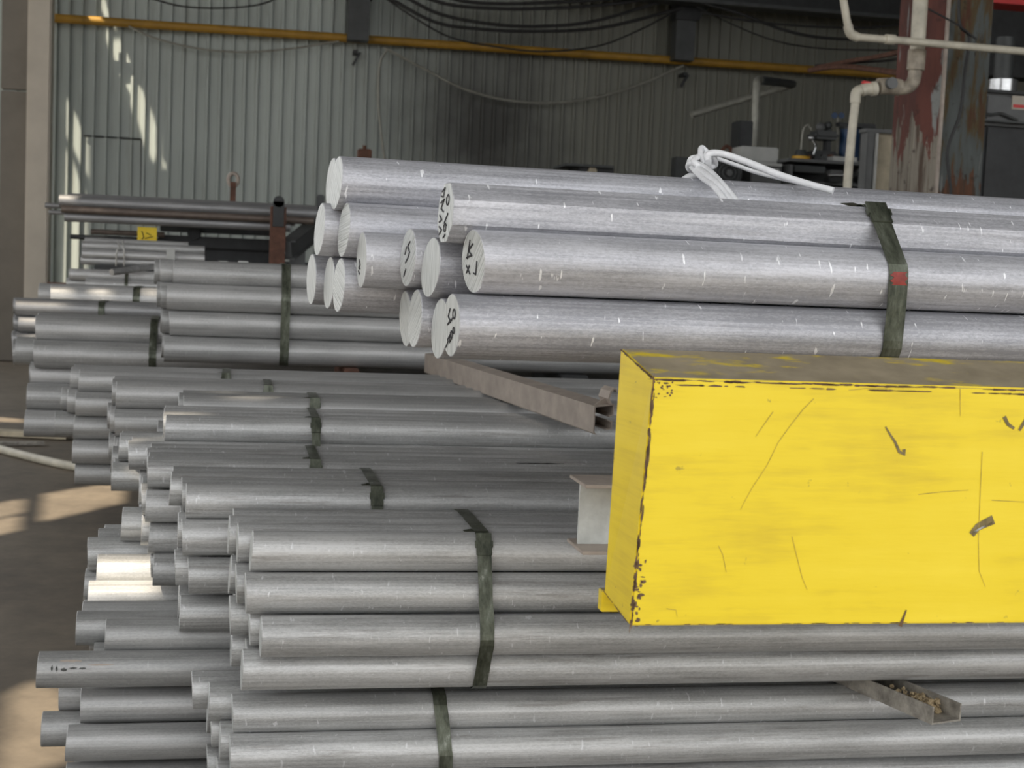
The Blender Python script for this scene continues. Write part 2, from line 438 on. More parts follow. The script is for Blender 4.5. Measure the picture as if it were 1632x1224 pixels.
# dark steel posts above the pipe, seen at top of the wall
for i, (x0, x1, y1, lab) in enumerate(((553, 592, 60, 'dark steel bracket post above the pipe, left of the two'), (1075, 1116, 92, 'dark steel bracket post above the pipe, right of the two'))):
    a = P(x0, y1, 19.3); b = P(x1, y1, 19.3); cx = (a.x+b.x)/2
    t = empty('hanging_post', (cx, 19.55, a.z), label=lab, cat='steel post', group='posts above the pipe')
    obj('post_web', prism([(-.14, -.12), (.14, -.12), (.14, .12), (-.14, .12)], 0, 7.5-a.z, 'z'), 'darkgrey', t)
    g = bmesh.new()
    vs3 = [(-.17, -.16, .55), (.17, -.16, .55), (.5, -.16, 1.1), (-.17, -.16, 1.1)]
    A = [g.verts.new(v) for v in vs3]; B = [g.verts.new((v[0], .1, v[2])) for v in vs3]
    g.faces.new(A); g.faces.new(B[::-1])
    for k in range(4): g.faces.new((A[k], A[(k+1) % 4], B[(k+1) % 4], B[k]))
    obj('gusset_plate', g, 'dark', t)
a = P(1000, -14, 19.1); b = P(1450, 18, 19.1)
z0 = P(1300, 20, 19.1).z
bt = empty('roof_beam', (a.x, 19.1, z0), label='dark deep steel beam across the top right of the back wall', cat='beam')
obj('beam_web', box(((b.x+2-a.x)/2, 0, .5), (b.x+4-a.x, .12, 1.0)), 'dark', bt)
obj('bottom_flange', box(((b.x+2-a.x)/2, 0, .0), (b.x+4-a.x, .34, .05)), 'darkgrey', bt)

def cable(pts, Y, r, lab, mat='cable', cat='cable', group=None, name='hanging_cable', dy=.0):
    return base_at(obj(name, tube([P(x, y, Y+dy*i) for i, (x, y) in enumerate(pts)], r, 6, 8), mat, smooth=True, label=lab, cat=cat, group=group))
cable([(235, -4), (290, 10), (350, 13), (410, 8), (450, -6)], 19.4, .012, 'black cable sagging at top left of the ribbed wall')
cable([(205, 42), (250, 62), (320, 78), (390, 83), (460, 78), (540, 66)], 19.69, .014, 'pale thin cable sagging below the left stretch of ochre pipe', 'steelpipe')
cable([(612, 76), (680, 112), (740, 142), (810, 160), (880, 164), (950, 155), (1020, 135), (1090, 104)], 19.69, .017, 'pale thin cable in a deep sag below the middle of the pipe', 'steelpipe')
cable([(618, 78), (606, 100), (603, 150), (606, 200), (614, 262)], 19.69, .017, 'pale cable dropping almost straight down from the pipe', 'steelpipe')
sags = [((615, -6), (690, 34), (760, 46), (850, 50), (960, 44), (1090, 12), 'uppermost'),
        ((640, -8), (700, 22), (780, 38), (860, 42), (950, 33), (1075, -4), 'second'),
        ((665, -8), (720, 8), (800, 14), (880, 13), (960, 8), (1040, -2), 'third'),
        ((690, -12), (740, 2), (800, 6), (880, 4), (950, 0), (1030, -8), 'fourth')]
labs = ['thick black cable sagging lowest in the bunch at top centre', 'black cable just above the lowest one in the bunch', 'black cable in mid sag of the bunch at top centre', 'black cable with the shallowest sag at the top edge']
for s, l in zip(sags, labs): cable(s[:6], 19.2, .024, l, group='cable bunch at top centre')
cable([(610, -6), (660, 28), (720, 60), (800, 76), (870, 82), (950, 74), (1010, 52), (1085, 14)], 19.25, .013, 'thin black cable sagging down to touch the ochre pipe')
cable([(1120, 5), (1180, 22), (1250, 48), (1310, 60), (1380, 62), (1445, 54)], 19.0, .022, 'thick black cable sagging across the upper right wall')
cable([(1118, 20), (1200, 34), (1290, 42), (1380, 44), (1445, 38)], 18.95, .016, 'thin black cable straight under the dark roof beam')
cable([(1110, 10), (1170, 40), (1240, 66), (1320, 78), (1440, 80)], 19.05, .010, 'finest black cable sagging low on the upper right wall')
cable([(1300, 108), (1350, 98), (1400, 90), (1445, 80)], 12.0, .018, 'dark rusty cable bunch rising to the flaking column', 'rust', dy=-1.1)
cable([(1290, 112), (1340, 106), (1400, 112), (1445, 118)], 12.0, .022, 'dark rusty bar meeting the column at pipe height', 'rust', 'bar', name='rusty_bar', dy=-1.1)
cable([(1300, 104), (1360, 100), (1420, 96), (1442, 88)], 12.0, .010, 'thin dark wire above the rusty bar by the column', dy=-1.1)

# ------------------------------------------------------------------ bars: a packed pile, all lying along X
def bar_mesh(name, r, L, mat, seg=32, tilt=0., flat=False, yaw=-.04):
    bm = bmesh.new()
    rings = []
    prof = [(0, r-.0012), (.0012, r), (L-.002, r), (L, r-.002)]
    for k, (x, q) in enumerate(prof):
        ring = []
        for j in range(seg):
            a = 2*math.pi*j/seg
            y, z = q*math.sin(a), q*math.cos(a)
            if flat:      # sawn octagonal stock with soft corners
                e8 = abs(((a+math.pi/8) % (math.pi/4))-math.pi/8); q8 = min(q*1.02, q*.955/math.cos(e8))
                y, z = q8*math.sin(a), q8*math.cos(a)
            xx = x + (tilt*z + yaw*y if k < 2 else 0)
            ring.append(bm.verts.new((xx, y, z)))
        rings.append(ring)
    for a, b in zip(rings, rings[1:]):
        for k in range(seg): bm.faces.new((a[k], a[(k+1) % seg], b[(k+1) % seg], b[k]))
    e0 = bm.faces.new(rings[0]); e1 = bm.faces.new(rings[-1][::-1])
    bmesh.ops.recalc_face_normals(bm, faces=bm.faces)
    e0.material_index = e1.material_index = 1
    me = bpy.data.meshes.new(name); bm.to_mesh(me); bm.free()
    me.shade_smooth(); me.set_sharp_from_angle(angle=R(30))
    me.materials.append(M[mat]); me.materials.append(M['cut'])
    return me
MC = {}
def get_mesh(D, L, mat, var):
    k = (round(D, 3), round(L, 2), mat, var)
    if k not in MC: MC[k] = bar_mesh('bar', D/2*.99, L, mat, 28, (-.05, 0, .06, .02)[var])
    return MC[k]

class Bundle:
    def __init__(s, key, phrase, D, mat, rows, look='grey aluminium bar', L=6.5, layer='layer'):
        s.__dict__.update(locals()); s.rods = []
bundles = {}
allrods = []
def add_bundle(key, phrase, D, mat, rows, look='grey aluminium bar', L=6.5):
    """rows, top first: (pixel y of the front bar's middle at its left end, [(Y, pixel x of left end), ...])"""
    b = Bundle(key, phrase, D, mat, rows, look, L); bundles[key] = b
    for ri, (yc, items) in enumerate(rows):
        z = P(items[0][1], yc, items[0][0]).z if yc > 3 else yc
        for ci, (Y, px) in enumerate(items):
            r = dict(b=b, Y=Y, z=z, px=px, D=D*.992, row=ri, col=ci)
            b.rods.append(r); allrods.append(r)
def seq(Y, px, n, D=.09, dx=(-14, 6)):
    return [(Y+i*D, px+(random.randint(*dx) if i else 0)) for i in range(n)]

add_bundle('B1', 'nearest strapped bundle', .0885, 'near', [
    (878, [(3.06, 400), (3.15, 378), (3.24, 364), (3.33, 372)]),
    (945, [(3.03, 391), (3.12, 376), (3.21, 366), (3.30, 372)]),
    (1014, [(2.98, 415), (3.07, 397), (3.16, 366), (3.25, 372)]),
    (1067, [(3.03, 385), (3.12, 392), (3.21, 368)])])
add_bundle('B1L', 'strapped bundle below the nearest', .0885, 'near', [
    (1139, [(3.12, 370), (3.21, 332), (3.30, 306)]),
    (1200, [(3.08, 366), (3.17, 350), (3.26, 336), (3.35, 330)]),
    (1262, [(3.12, 350), (3.21, 345), (3.30, 330)]),
    (1324, [(3.10, 350), (3.19, 340), (3.28, 330)])])
add_bundle('B2', 'second nearest strapped bundle', .0885, 'near', [
    (799, [(3.50, 296), (3.60, 290), (3.69, 271), (3.78, 275)]),
    (856, [(3.47, 290), (3.56, 283), (3.65, 285), (3.74, 290)]),
    (917, [(3.45, 300), (3.54, 279), (3.63, 282)]),
    (977, [(3.50, 286), (3.59, 284), (3.68, 290)])])
add_bundle('B2L', 'long-ended stack at lower left', .0885, 'grey', [
    (1014, [(3.57, 168), (3.66, 122), (3.75, 130)]),
    (1065, [(3.50, 60), (3.60, 150)]),
    (1124, [(3.56, 129), (3.65, 95), (3.74, 140)]),
    (1184, [(3.50, 106), (3.62, 67), (3.71, 120)]),
    (1244, [(3.56, 105), (3.65, 118)]),
    (1304, [(3.50, 110), (3.60, 100), (3.69, 110)])])
add_bundle('B3', 'third nearest strapped bundle', .0885, 'near', [
    (753, [(3.94, 235), (4.03, 236), (4.12, 234), (4.21, 240)]),
    (806, [(3.90, 232), (3.99, 226), (4.08, 228), (4.17, 222)]),
    (858, [(3.92, 237), (4.01, 226), (4.10, 226)]),
    (902, [(3.90, 244), (3.99, 240), (4.08, 250)])])
add_bundle('S', 'short sunlit stack at the left', .098, 'near', [
    (848, [(4.16, 194)]),
    (897, [(4.08, 155), (4.18, 141), (4.28, 158), (4.38, 165)]),
    (952, [(4.05, 141), (4.21, 135), (4.31, 140)]),
    (1000, [(4.01, 145), (4.18, 135), (4.28, 140)])], L=5.8)
add_bundle('B4', 'fourth nearest strapped bundle', .088, 'near', [
    (690, [(4.37, 263), (4.46, 260), (4.55, 262), (4.64, 262)]),
    (722, [(4.36, 205), (4.45, 210), (4.54, 190), (4.63, 195)]),
    (764, [(4.36, 222), (4.45, 178), (4.54, 182)]),
    (806, [(4.40, 222), (4.49, 225)])])
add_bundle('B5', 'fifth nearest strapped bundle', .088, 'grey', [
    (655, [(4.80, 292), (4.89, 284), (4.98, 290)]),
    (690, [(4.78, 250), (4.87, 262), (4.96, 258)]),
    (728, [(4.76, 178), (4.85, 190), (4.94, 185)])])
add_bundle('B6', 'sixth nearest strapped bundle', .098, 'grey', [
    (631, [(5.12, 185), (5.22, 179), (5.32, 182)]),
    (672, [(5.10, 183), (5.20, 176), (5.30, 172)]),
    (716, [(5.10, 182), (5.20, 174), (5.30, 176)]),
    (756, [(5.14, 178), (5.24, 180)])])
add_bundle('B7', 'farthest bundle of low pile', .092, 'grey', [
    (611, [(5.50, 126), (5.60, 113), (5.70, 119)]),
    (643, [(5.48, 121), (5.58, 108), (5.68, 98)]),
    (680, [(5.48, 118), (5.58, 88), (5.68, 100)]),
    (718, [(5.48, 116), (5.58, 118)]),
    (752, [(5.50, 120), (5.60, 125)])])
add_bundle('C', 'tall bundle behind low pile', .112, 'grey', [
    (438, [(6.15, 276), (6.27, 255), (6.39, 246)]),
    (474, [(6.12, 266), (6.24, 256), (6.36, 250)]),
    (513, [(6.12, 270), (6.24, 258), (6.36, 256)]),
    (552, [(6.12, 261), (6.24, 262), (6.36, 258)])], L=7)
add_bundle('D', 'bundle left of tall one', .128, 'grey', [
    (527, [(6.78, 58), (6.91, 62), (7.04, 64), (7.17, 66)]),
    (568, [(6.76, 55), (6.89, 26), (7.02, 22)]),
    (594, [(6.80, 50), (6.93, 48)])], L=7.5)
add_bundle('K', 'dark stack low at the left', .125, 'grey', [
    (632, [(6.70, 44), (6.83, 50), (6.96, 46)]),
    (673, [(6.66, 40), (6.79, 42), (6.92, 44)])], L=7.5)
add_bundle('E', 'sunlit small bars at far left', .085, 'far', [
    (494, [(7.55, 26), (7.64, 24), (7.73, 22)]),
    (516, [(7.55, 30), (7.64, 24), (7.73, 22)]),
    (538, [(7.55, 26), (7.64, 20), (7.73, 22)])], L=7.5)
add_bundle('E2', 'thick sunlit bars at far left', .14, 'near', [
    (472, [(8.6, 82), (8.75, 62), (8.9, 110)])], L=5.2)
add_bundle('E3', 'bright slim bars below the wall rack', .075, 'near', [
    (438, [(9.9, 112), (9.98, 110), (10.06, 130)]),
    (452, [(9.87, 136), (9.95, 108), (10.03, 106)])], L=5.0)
# settle: push overlapping bars apart in the cross-section
Yv = np.array([r['Y'] for r in allrods]); Zv = np.array([r['z'] for r in allrods]); Rv = np.array([r['D']/2 for r in allrods])
Y0, Z0 = Yv.copy(), Zv.copy()
wY = .5
for it in range(500):
    dY = Yv[:, None]-Yv[None]; dZ = Zv[:, None]-Zv[None]
    d = np.sqrt(dY**2+dZ**2)+1e-9; ov = (Rv[:, None]+Rv[None])*1.002-d; np.fill_diagonal(ov, 0); ov = np.clip(ov, 0, None)
    if ov.max() < 1e-4 and it > 320: break
    Yv += (ov*dY/d).sum(1)*.42; Zv += (ov*dZ/d).sum(1)*.42
    if it < 300: Yv += (Y0-Yv)*.02; Zv += (Z0-Zv)*.05
    low = np.clip(Rv+.06-Zv, 0, None); Zv += low
for r, y, z in zip(allrods, Yv, Zv): r['Y'], r['z'] = float(y), float(z)
print('max overlap', ov.max(), 'max shift', np.abs(Yv-Y0).max(), np.abs(Zv-Z0).max())

ROWN = {1: ['only row'], 2: ['top row', 'bottom row'], 3: ['top row', 'middle row', 'bottom row'], 4: ['top row', 'second row', 'third row', 'bottom row'], 5: ['top row', 'second row', 'third row', 'fourth row', 'bottom row'], 6: ['top row', 'second row', 'third row', 'fourth row', 'fifth row', 'bottom row']}
LK = {'near': 'silvery', 'grey': 'dull grey', 'far': 'weathered', 'bright': 'bright'}
for b in bundles.values():
    n = len(b.rows)
    for r in b.rods:
        yc = P(r['px'], 600, r['Y'])
        # left end where the photo shows it, at the bar's own height
        X = 0
        zt = r['z']
        lo_, hi_ = -6., 6.
        for _ in range(40):
            mid = (lo_+hi_)/2; v = Vector((mid, r['Y'], zt))-C0
            if 816+F_PX*v.dot(r2)/v.dot(fw) < r['px']: lo_ = mid
            else: hi_ = mid
        X = lo_; r['X'] = X
        me = get_mesh(b.D, b.L, b.mat, random.randrange(4))
        o = bpy.data.objects.new('round_bar', me); col.objects.link(o)
        o.location = (X, r['Y'], r['z'])
        nth = ORD[r['col']+1]+' from front' if r['col'] else 'front one'
        rn = '' if n == 1 else ROWN[n][r['row']]+' of '
        lab = f"{LK[b.mat]} round bar, {nth}, {rn}{b.phrase}"
        if len(lab.split()) > 16: print('LONG', lab)
        setp(o, label=lab, cat='metal bar', group='bars of the '+b.phrase)
        r['o'] = o

def hull(points):
    pts = sorted(set(points))
    def half(ps):
        h = []
        for p in ps:
            while len(h) > 1 and (h[-1][0]-h[-2][0])*(p[1]-h[-2][1])-(h[-1][1]-h[-2][1])*(p[0]-h[-2][0]) <= 0: h.pop()
            h.append(p)
        return h
    a = half(pts); b = half(pts[::-1]); return a[:-1]+b[:-1]
def strap(rods, px, width, label, skew=0., mat='strap', frame=None, buckle=True, yref=None, bup=.0):
    pts = []
    for r in rods:
        for k in range(24):
            a = k*math.pi/12; pts.append((r['Y']+(r['D']/2+.0022)*math.cos(a), r['z']+(r['D']/2+.0022)*math.sin(a)))
    h = hull(pts)
    # subdivide long spans, keep order; front is min Y
    q = []
    for i, p in enumerate(h):
        n_ = h[(i+1) % len(h)]; L = math.dist(p, n_); k = max(1, int(L/.03))
        for j in range(k): q.append((p[0]+(n_[0]-p[0])*j/k, p[1]+(n_[1]-p[1])*j/k))
    cy = sum(p[0] for p in q)/len(q); cz = sum(p[1] for p in q)/len(q)
    fy = min(p[0] for p in q)
    yr = yref or (P(px, 600, fy).z, )
    # X where the front of the strap shows at px
    lo_, hi_ = -6., 8.
    for _ in range(40):
        mid = (lo_+hi_)/2; p = Vector((mid, fy, cz)) 
        if frame: p = frame @ p
        v = p-C0
        if 816+F_PX*v.dot(r2)/v.dot(fw) < px: lo_ = mid
        else: hi_ = mid
    X = lo_
    zb = min(p[1] for p in q); zt = max(p[1] for p in q); yt = [p for p in q if p[1] == zt][0][0]
    bm = bmesh.new(); rings = []
    for i, (y, z) in enumerate(q):
        a = math.atan2(z-cz, y-cy); dx = skew*(z-cz)
        t = .0012
        ox = random.uniform(-.0008, .0008)
        ring = [bm.verts.new((sx*width/2+dx+ox, y-cy+math.cos(a)*tt, z-zb+math.sin(a)*tt)) for sx, tt in ((-1, 0), (1, 0), (1, t), (-1, t))]
        rings.append(ring)
    for i in range(len(rings)):
        a, b = rings[i], rings[(i+1) % len(rings)]
        for k in range(4): bm.faces.new((a[k], a[(k+1) % 4], b[(k+1) % 4], b[k]))
    loc = Vector((X, cy, zb)); 
    e = empty('steel_strap', loc if not frame else frame @ loc, frame.to_euler().z if frame else 0, label=label, cat='strap', group='steel straps round the bundles')
    obj('band', bm, mat, e, smooth=False)
    if buckle:
        # crimped seal where the strap starts down the front
        c = [p for p in q if p[1] > zt-.03 and p[0] <= yt]; p = min(c, key=lambda p: p[0])
        i = q.index(p); pn = q[(i+1) % len(q)]; ang = math.atan2(pn[1]-p[1], pn[0]-p[0])
        rot = Matrix.Rotation(ang, 4, 'X')
        dx = skew*(p[1]-cz)
        s = box((dx, p[0]-cy-.001, p[1]-zb+.002), (width*1.12, .05, .005), rot, .001)
        for k in (-1, 1): add_box(s, (dx+k*width*.57, p[0]-cy-.001, p[1]-zb+.002), (.004, .014, .009), rot)
        obj('seal', s, mat, e)
        tl = bmesh.new()
        add_box(tl, (dx-width*.35, p[0]-cy+.045, p[1]-zb+.012), (width*.9, .07, .0012), Matrix.Rotation(.25, 4, 'X') @ Matrix.Rotation(.35, 4, 'Z'))
        obj('loose_end', tl, mat, e)
    return e
B = bundles
strap(B['B1'].rods, 778, .031, 'grey steel strap down the front of the nearest low bundle', skew=.0)
strap(B['B1L'].rods, 712, .031, 'grey steel strap on the bundle below the nearest one', skew=-.08, buckle=False)
strap(B['B2'].rods, 601, .028, 'steel strap on the second bundle from camera')
strap(B['B3'].rods, 503, .028, 'steel strap on the third bundle from camera')
strap(B['B4'].rods, 503, .026, 'steel strap on the fourth bundle from camera')
strap(B['B5'].rods, 502, .030, 'steel strap on the fifth bundle from camera')
strap(B['B6'].rods, 426, .028, 'steel strap on the sixth bundle from camera')
strap(B['B7'].rods, 358, .030, 'steel strap on the farthest bundle of the low pile')
strap(B['C'].rods, 455, .038, 'olive steel strap down the tall bundle behind the pile', buckle=False)
strap(B['D'].rods, 243, .034, 'steel strap on the thick bars at far left', buckle=False)
strap(B['E'].rods, 161, .032, 'small steel strap on the sunlit small bars', buckle=False)
strap(B['E2'].rods, 217, .040, 'steel strap on the thick sunlit bars', buckle=False)
strap(B['E3'].rods, 201, .022, 'narrow strap on the bright slim bars below the rack', buckle=False)

# stains that stay on single bars
def stain(r, x0, x1, a0, a1, name, mat='scratch', seed=1):
    q = random.Random(seed); bm = bmesh.new(); n_ = 14; up_, dn = [], []; R_ = r['D']/2*.99+.0007
    for i in range(n_+1):
        t = i/n_; w_ = math.sin(math.pi*min(max(t, .04), .96))**.5
        m_ = (a0+a1)/2+q.uniform(-.1, .1)*(a1-a0); h_ = (a1-a0)/2*w_*q.uniform(.6, 1.1)
        for L_, a in ((up_, m_+h_), (dn, m_-h_)): L_.append(bm.verts.new((x0+(x1-x0)*t, -R_*math.cos(a), R_*math.sin(a))))
    for i in range(n_): bm.faces.new((up_[i], up_[i+1], dn[i+1], dn[i]))
    obj(name, bm, mat, r['o'])
M['grease'] = plain('dark_grease', (.045, .047, .043), .5, .1, .5, 60)
lr = [r for r in bundles['B2L'].rods if r['px'] == 60][0]
for k, (x0, x1, a0, a1) in enumerate(((.035, .040, .18, .50), (.046, .051, .15, .48), (.058, .072, .16, .36), (.078, .095, .28, .40), (.10, .116, .26, .38), (.055, .105, .66, .84), (.12, .18, .45, .56))):
    stain(lr, x0, x1, a0, a1, 'grease_mark', 'grease' if k < 5 else 'tan', k)
br = [r for r in bundles['B3'].rods if r['row'] == 0][0]
stain(br, 1.02, 1.16, 1.25, 1.5, 'grease_mark', 'grease', 9)
# ------------------------------------------------------------------ the upper bundle, turned a little
UR = R(4.0)
PIV = Vector((.3, 2.4, 0))
frm = Matrix.Translation(PIV) @ Matrix.Rotation(UR, 4, 'Z') @ Matrix.Translation(-PIV)
UD = .109
upper = [  # key, Y, z, pixel x of the end, place words
    ('T1', 2.476, 1.586, 710, 'eight-sided bar alone on top of the front group'),
    ('M1', 2.405, 1.503, 754, 'middle layer, nearest of four'),
    ('M2', 2.560, 1.489, 686, 'middle layer, second nearest'),
    ('M3', 2.668, 1.505, 650, 'middle layer, third nearest'),
    ('M4', 2.778, 1.497, 576, 'middle layer, farthest of four'),
    ('L1', 2.410, 1.392, 719, 'bottom layer, nearest of four'),
    ('L2', 2.525, 1.380, 700, 'bottom layer, second nearest'),
    ('L3', 2.640, 1.392, 661, 'bottom layer, third nearest'),
    ('L4', 2.755, 1.386, 646, 'bottom layer, farthest of four'),
    ('S2', 2.872, 1.555, 548, 'middle layer, nearer of two'),
    ('S1', 2.983, 1.556, 509, 'middle layer, farther of two'),
    ('T0', 2.927, 1.650, 536, 'top layer, nearer of two'),
    ('U0', 3.038, 1.653, 528, 'top layer, farther of two'),
    ('Q3', 2.888, 1.444, 540, 'bottom layer, nearest of three'),
    ('Q2', 2.999, 1.446, 524, 'bottom layer, middle of three'),
    ('Q1', 3.110, 1.450, 496, 'bottom layer, farthest of three')]
UB = {}
def stroke(bm, pts, w_, x=-.0012):
    """flat ink line on the bar's end, (y, z) points"""
    for a, b in zip(pts, pts[1:]):
        a, b = Vector(a), Vector(b); d = (b-a)
        if d.length < 1e-6: continue
        n_ = Vector((-d.y, d.x)).normalized()*w_/2; e_ = d.normalized()*w_*.3
        q = [a-e_+n_, a-e_-n_, b+e_-n_, b+e_+n_]
        A = [bm.verts.new((x, p.x, p.y)) for p in q]; Bq = [bm.verts.new((x+.0009, p.x, p.y)) for p in q]
        bm.faces.new(A)
        for k in range(4): bm.faces.new((A[k], A[(k+1) % 4], Bq[(k+1) % 4], Bq[k]))
def circ(cy, cz, r, n=9, a0=0, a1=2*math.pi): return [(cy+r*math.cos(a0+(a1-a0)*k/n), cz+r*math.sin(a0+(a1-a0)*k/n)) for k in range(n+1)]
INK = {  # handwriting as seen, turned sideways on the sawn ends
    'T1': [circ(.012, .022, .009), [(-.03, .038), (-.012, .044), (-.02, .028), (-.034, .03)], [(-.035, .018), (-.012, .024), (-.03, .008), (-.012, .002)], [(-.036, -.004), (-.02, -.012), (-.036, -.016)],
           [(.02, -.002), (.0, -.018), (.016, -.022)], circ(.006, -.026, .007), [(-.034, -.024), (-.016, -.03), (-.03, -.038)], [(.012, -.038), (.0, -.044)]],
    'M1': [[(.002, .030), (-.02, .018), (-.004, .010), (-.03, .006)], [(-.012, .036), (-.026, .004)], [(.02, .0), (.014, -.022), (.004, -.020)], [(-.016, -.008), (-.03, -.02)], [(-.03, -.008), (-.014, -.022)]],
    'L1': [circ(.018, .020, .008), [(.008, .012), (-.006, .004)], [(-.008, .028), (-.018, .014), (-.004, .008), (-.02, .0)], circ(.020, -.008, .005), circ(.006, -.016, .006), [(.008, -.022), (-.004, -.03), (-.004, -.018), (-.016, -.026)], [(-.012, -.028), (-.026, -.04)]],
    'M4': [[(-.02, .0), (-.008, -.01), (-.02, -.016), (-.008, -.018)], [(-.024, -.022), (-.012, -.028)]],
    'M3': [[(.01, .03), (-.004, .022), (.012, .010), (.004, .0), (-.012, -.010)], [(-.012, .02), (-.02, .006)], [(-.006, -.022), (-.016, -.036)]],
}
for key, Y, z, px, words in upper:
    lo_, hi_ = -3., 3.
    for _ in range(40):
        mid = (lo_+hi_)/2; v = frm @ Vector((mid, Y, z))-C0
        if 816+F_PX*v.dot(r2)/v.dot(fw) < px: lo_ = mid
        else: hi_ = mid
    front = key[0] in 'TML' and key != 'T0'
    tilt = random.choice((-.05, .04, .07, 0)); yaw_ = {'M1': -.13, 'L1': -.05, 'M2': -.10, 'T1': -.04}.get(key, random.uniform(-.08, -.02))
    me = bar_mesh('bar', UD/2, 5.6, 'bright', 48, tilt, key == 'T1', yaw_)
    grp = 'front group' if front else 'rear group'
    if key == 'T1': lab = 'bright aluminium ' + words
    elif front: lab = 'bright thick bar, front group of upper bundle, ' + words
    else: lab = 'bright thick bar, rear group of upper bundle, ' + words
    o = bpy.data.objects.new('round_bar', me); col.objects.link(o)
    o.location = frm @ Vector((lo_, Y, z)); o.rotation_euler = (0, 0, UR)
    setp(o, label=lab, cat='metal bar', group='thick bars of the upper bundle, '+grp)
    UB[key] = dict(Y=Y, z=z, D=UD, o=o, X=lo_)
    if key in INK:
        bm = bmesh.new()
        for st in INK[key]: stroke(bm, [(-p[0], p[1]) for p in st], .0026)
        for v in bm.verts: v.co.x += tilt*v.co.z + yaw_*v.co.y - .0004
        obj('handwriting', bm, 'ink', o)
fr = [UB[k] for k in UB if k[0] in 'TML' and k != 'T0']
st = strap(fr, 1430, .039, 'dark steel strap round the thick upper bars, red smear on it', frame=frm)
# red smear on that strap
front_y = min(r['Y']-r['D']/2 for r in fr)
# white rope: knot over the two topmost rear bars
YR = 3.02
def RP(x, y, d=0): return P(x, y, YR+d)
rope = empty('white_rope', RP(1120, 300), label='thick white rope knotted on top of the upper bundle', cat='rope')
ro = rope.location
def rt_(pts, r=.0065, name='rope_strand'): obj(name, tube([p-ro for p in pts], r, 10, 8), 'rope', rope, smooth=True)
rt_([RP(1172, 345, -.30), RP(1140, 300, -.22), RP(1118, 282, -.1), RP(1100, 262), RP(1104, 252), RP(1122, 254), RP(1134, 266), RP(1138, 256), RP(1124, 240, .01), RP(1118, 236, .01), RP(1117, 246, -.01), RP(1124, 262, -.03)])
rt_([RP(1194, 346, -.30), RP(1150, 292, -.2), RP(1122, 266, -.06), RP(1100, 260, -.02), RP(1099, 270), RP(1118, 272, .02), RP(1130, 268, .02), RP(1140, 262, .0), RP(1136, 248, -.02), RP(1126, 246, -.02), RP(1128, 258, -.04)])
rt_([RP(1184, 346, -.30), RP(1142, 292, -.2), RP(1112, 268, -.05)])
rt_([RP(1112, 250, -.02), RP(1106, 256, -.04), RP(1112, 264, -.05), RP(1126, 270, -.03)])
rt_([RP(1085, 290, .03), RP(1100, 281, .02), RP(1118, 276), RP(1128, 262, -.02), RP(1130, 246, -.03), RP(1150, 245, -.03), RP(1190, 258, -.05), RP(1240, 278, -.1), RP(1290, 294, -.15), RP(1328, 304, -.18)], .0078, 'rope_tail')
rt_([RP(1135, 250, .02), RP(1170, 262, .02), RP(1210, 276, .0), RP(1270, 290, -.08), RP(1310, 301, -.14)], .005, 'rope_tail')

# ------------------------------------------------------------------ yellow box beam in front
FZ, BZ = 1.86, 1.98
def atZ(x, y, Z): return C0 + ray(x, y)*Z
ftl, fbl = atZ(1041, 602, FZ), atZ(1003, 998, FZ+.0)
btl, bbl = atZ(989, 555, BZ), atZ(963, 945, BZ)
org = Vector(fbl)
yb = empty('yellow_beam', org, label='large worn bright yellow steel box beam jutting in from the right', cat='box beam')
LX = 1.7
def q3(*ps): return [Vector(p)-org for p in ps]
def slab(name, corners, inward, mat, bev=.0015):
    """steel plate from four corners with thickness inward"""
    bm = bmesh.new(); A = [bm.verts.new(c) for c in corners]; Bv = [bm.verts.new(Vector(c)+inward) for c in corners]
    bm.faces.new(A); bm.faces.new(Bv[::-1])
    for k in range(4): bm.faces.new((A[k], A[(k+1) % 4], Bv[(k+1) % 4], Bv[k]))
    return obj(name, bm, mat, yb)
ex = Vector((LX, 0, 0))
# tie right end: slopes of the long edges as seen
ftr, fbr, btr, bbr = ftl+ex+Vector((0, 0, .0)), fbl+ex, btl+ex, bbl+ex
bm = bmesh.new(); vs8 = [bm.verts.new(Vector(p)-org) for p in (ftl, ftr, fbr, fbl, btl, btr, bbr, bbl)]
for f in ((0, 1, 2, 3), (4, 7, 6, 5), (0, 4, 5, 1), (3, 2, 6, 7), (0, 3, 7, 4), (1, 5, 6, 2)): bm.faces.new([vs8[i] for i in f])
es = [e for e in bm.edges]
bmesh.ops.bevel(bm, geom=es, offset=.0025, segments=2, affect='EDGES')
body = obj('beam_body', bm, 'yellow', yb)
# chipped seams: little flakes of bare primer along the edges
rs = random.Random(3)
def flake(bm, c, u, v, n_, a, b):
    k = rs.randint(5, 7); A = []
    for i in range(k):
        t = 2*math.pi*i/k; q = rs.uniform(.55, 1.15)
        A.append(bm.verts.new(Vector(c)+u*math.cos(t)*a*q+v*math.sin(t)*b*q+n_*.0006))
    bm.faces.new(A)
fn = (ftr-ftl).cross(fbl-ftl).normalized()
if fn.y > 0: fn = -fn
ch = bmesh.new()
ux = Vector((1, 0, 0)); uv = (ftl-fbl).normalized()
for k in range(150):
    t = rs.random(); p = ftl+ex*t*.62-uv*rs.choice((.002, .003, .003, .0085))-org
    flake(ch, p, ux, uv, fn, rs.uniform(.003, .022), rs.uniform(.0006, .0018))
for k in range(70):
    t = rs.random(); p = fbl+(ftl-fbl)*t+ux*rs.uniform(.000, .004)-org
    flake(ch, p, ux, uv, fn, rs.uniform(.0008, .0024), rs.uniform(.003, .014))
for k in range(26):
    p = fbl+(ftl-fbl)*rs.uniform(0, .28)+ux*rs.uniform(.0, .014)-org
    flake(ch, p, ux, uv, fn, rs.uniform(.001, .005), rs.uniform(.001, .004))
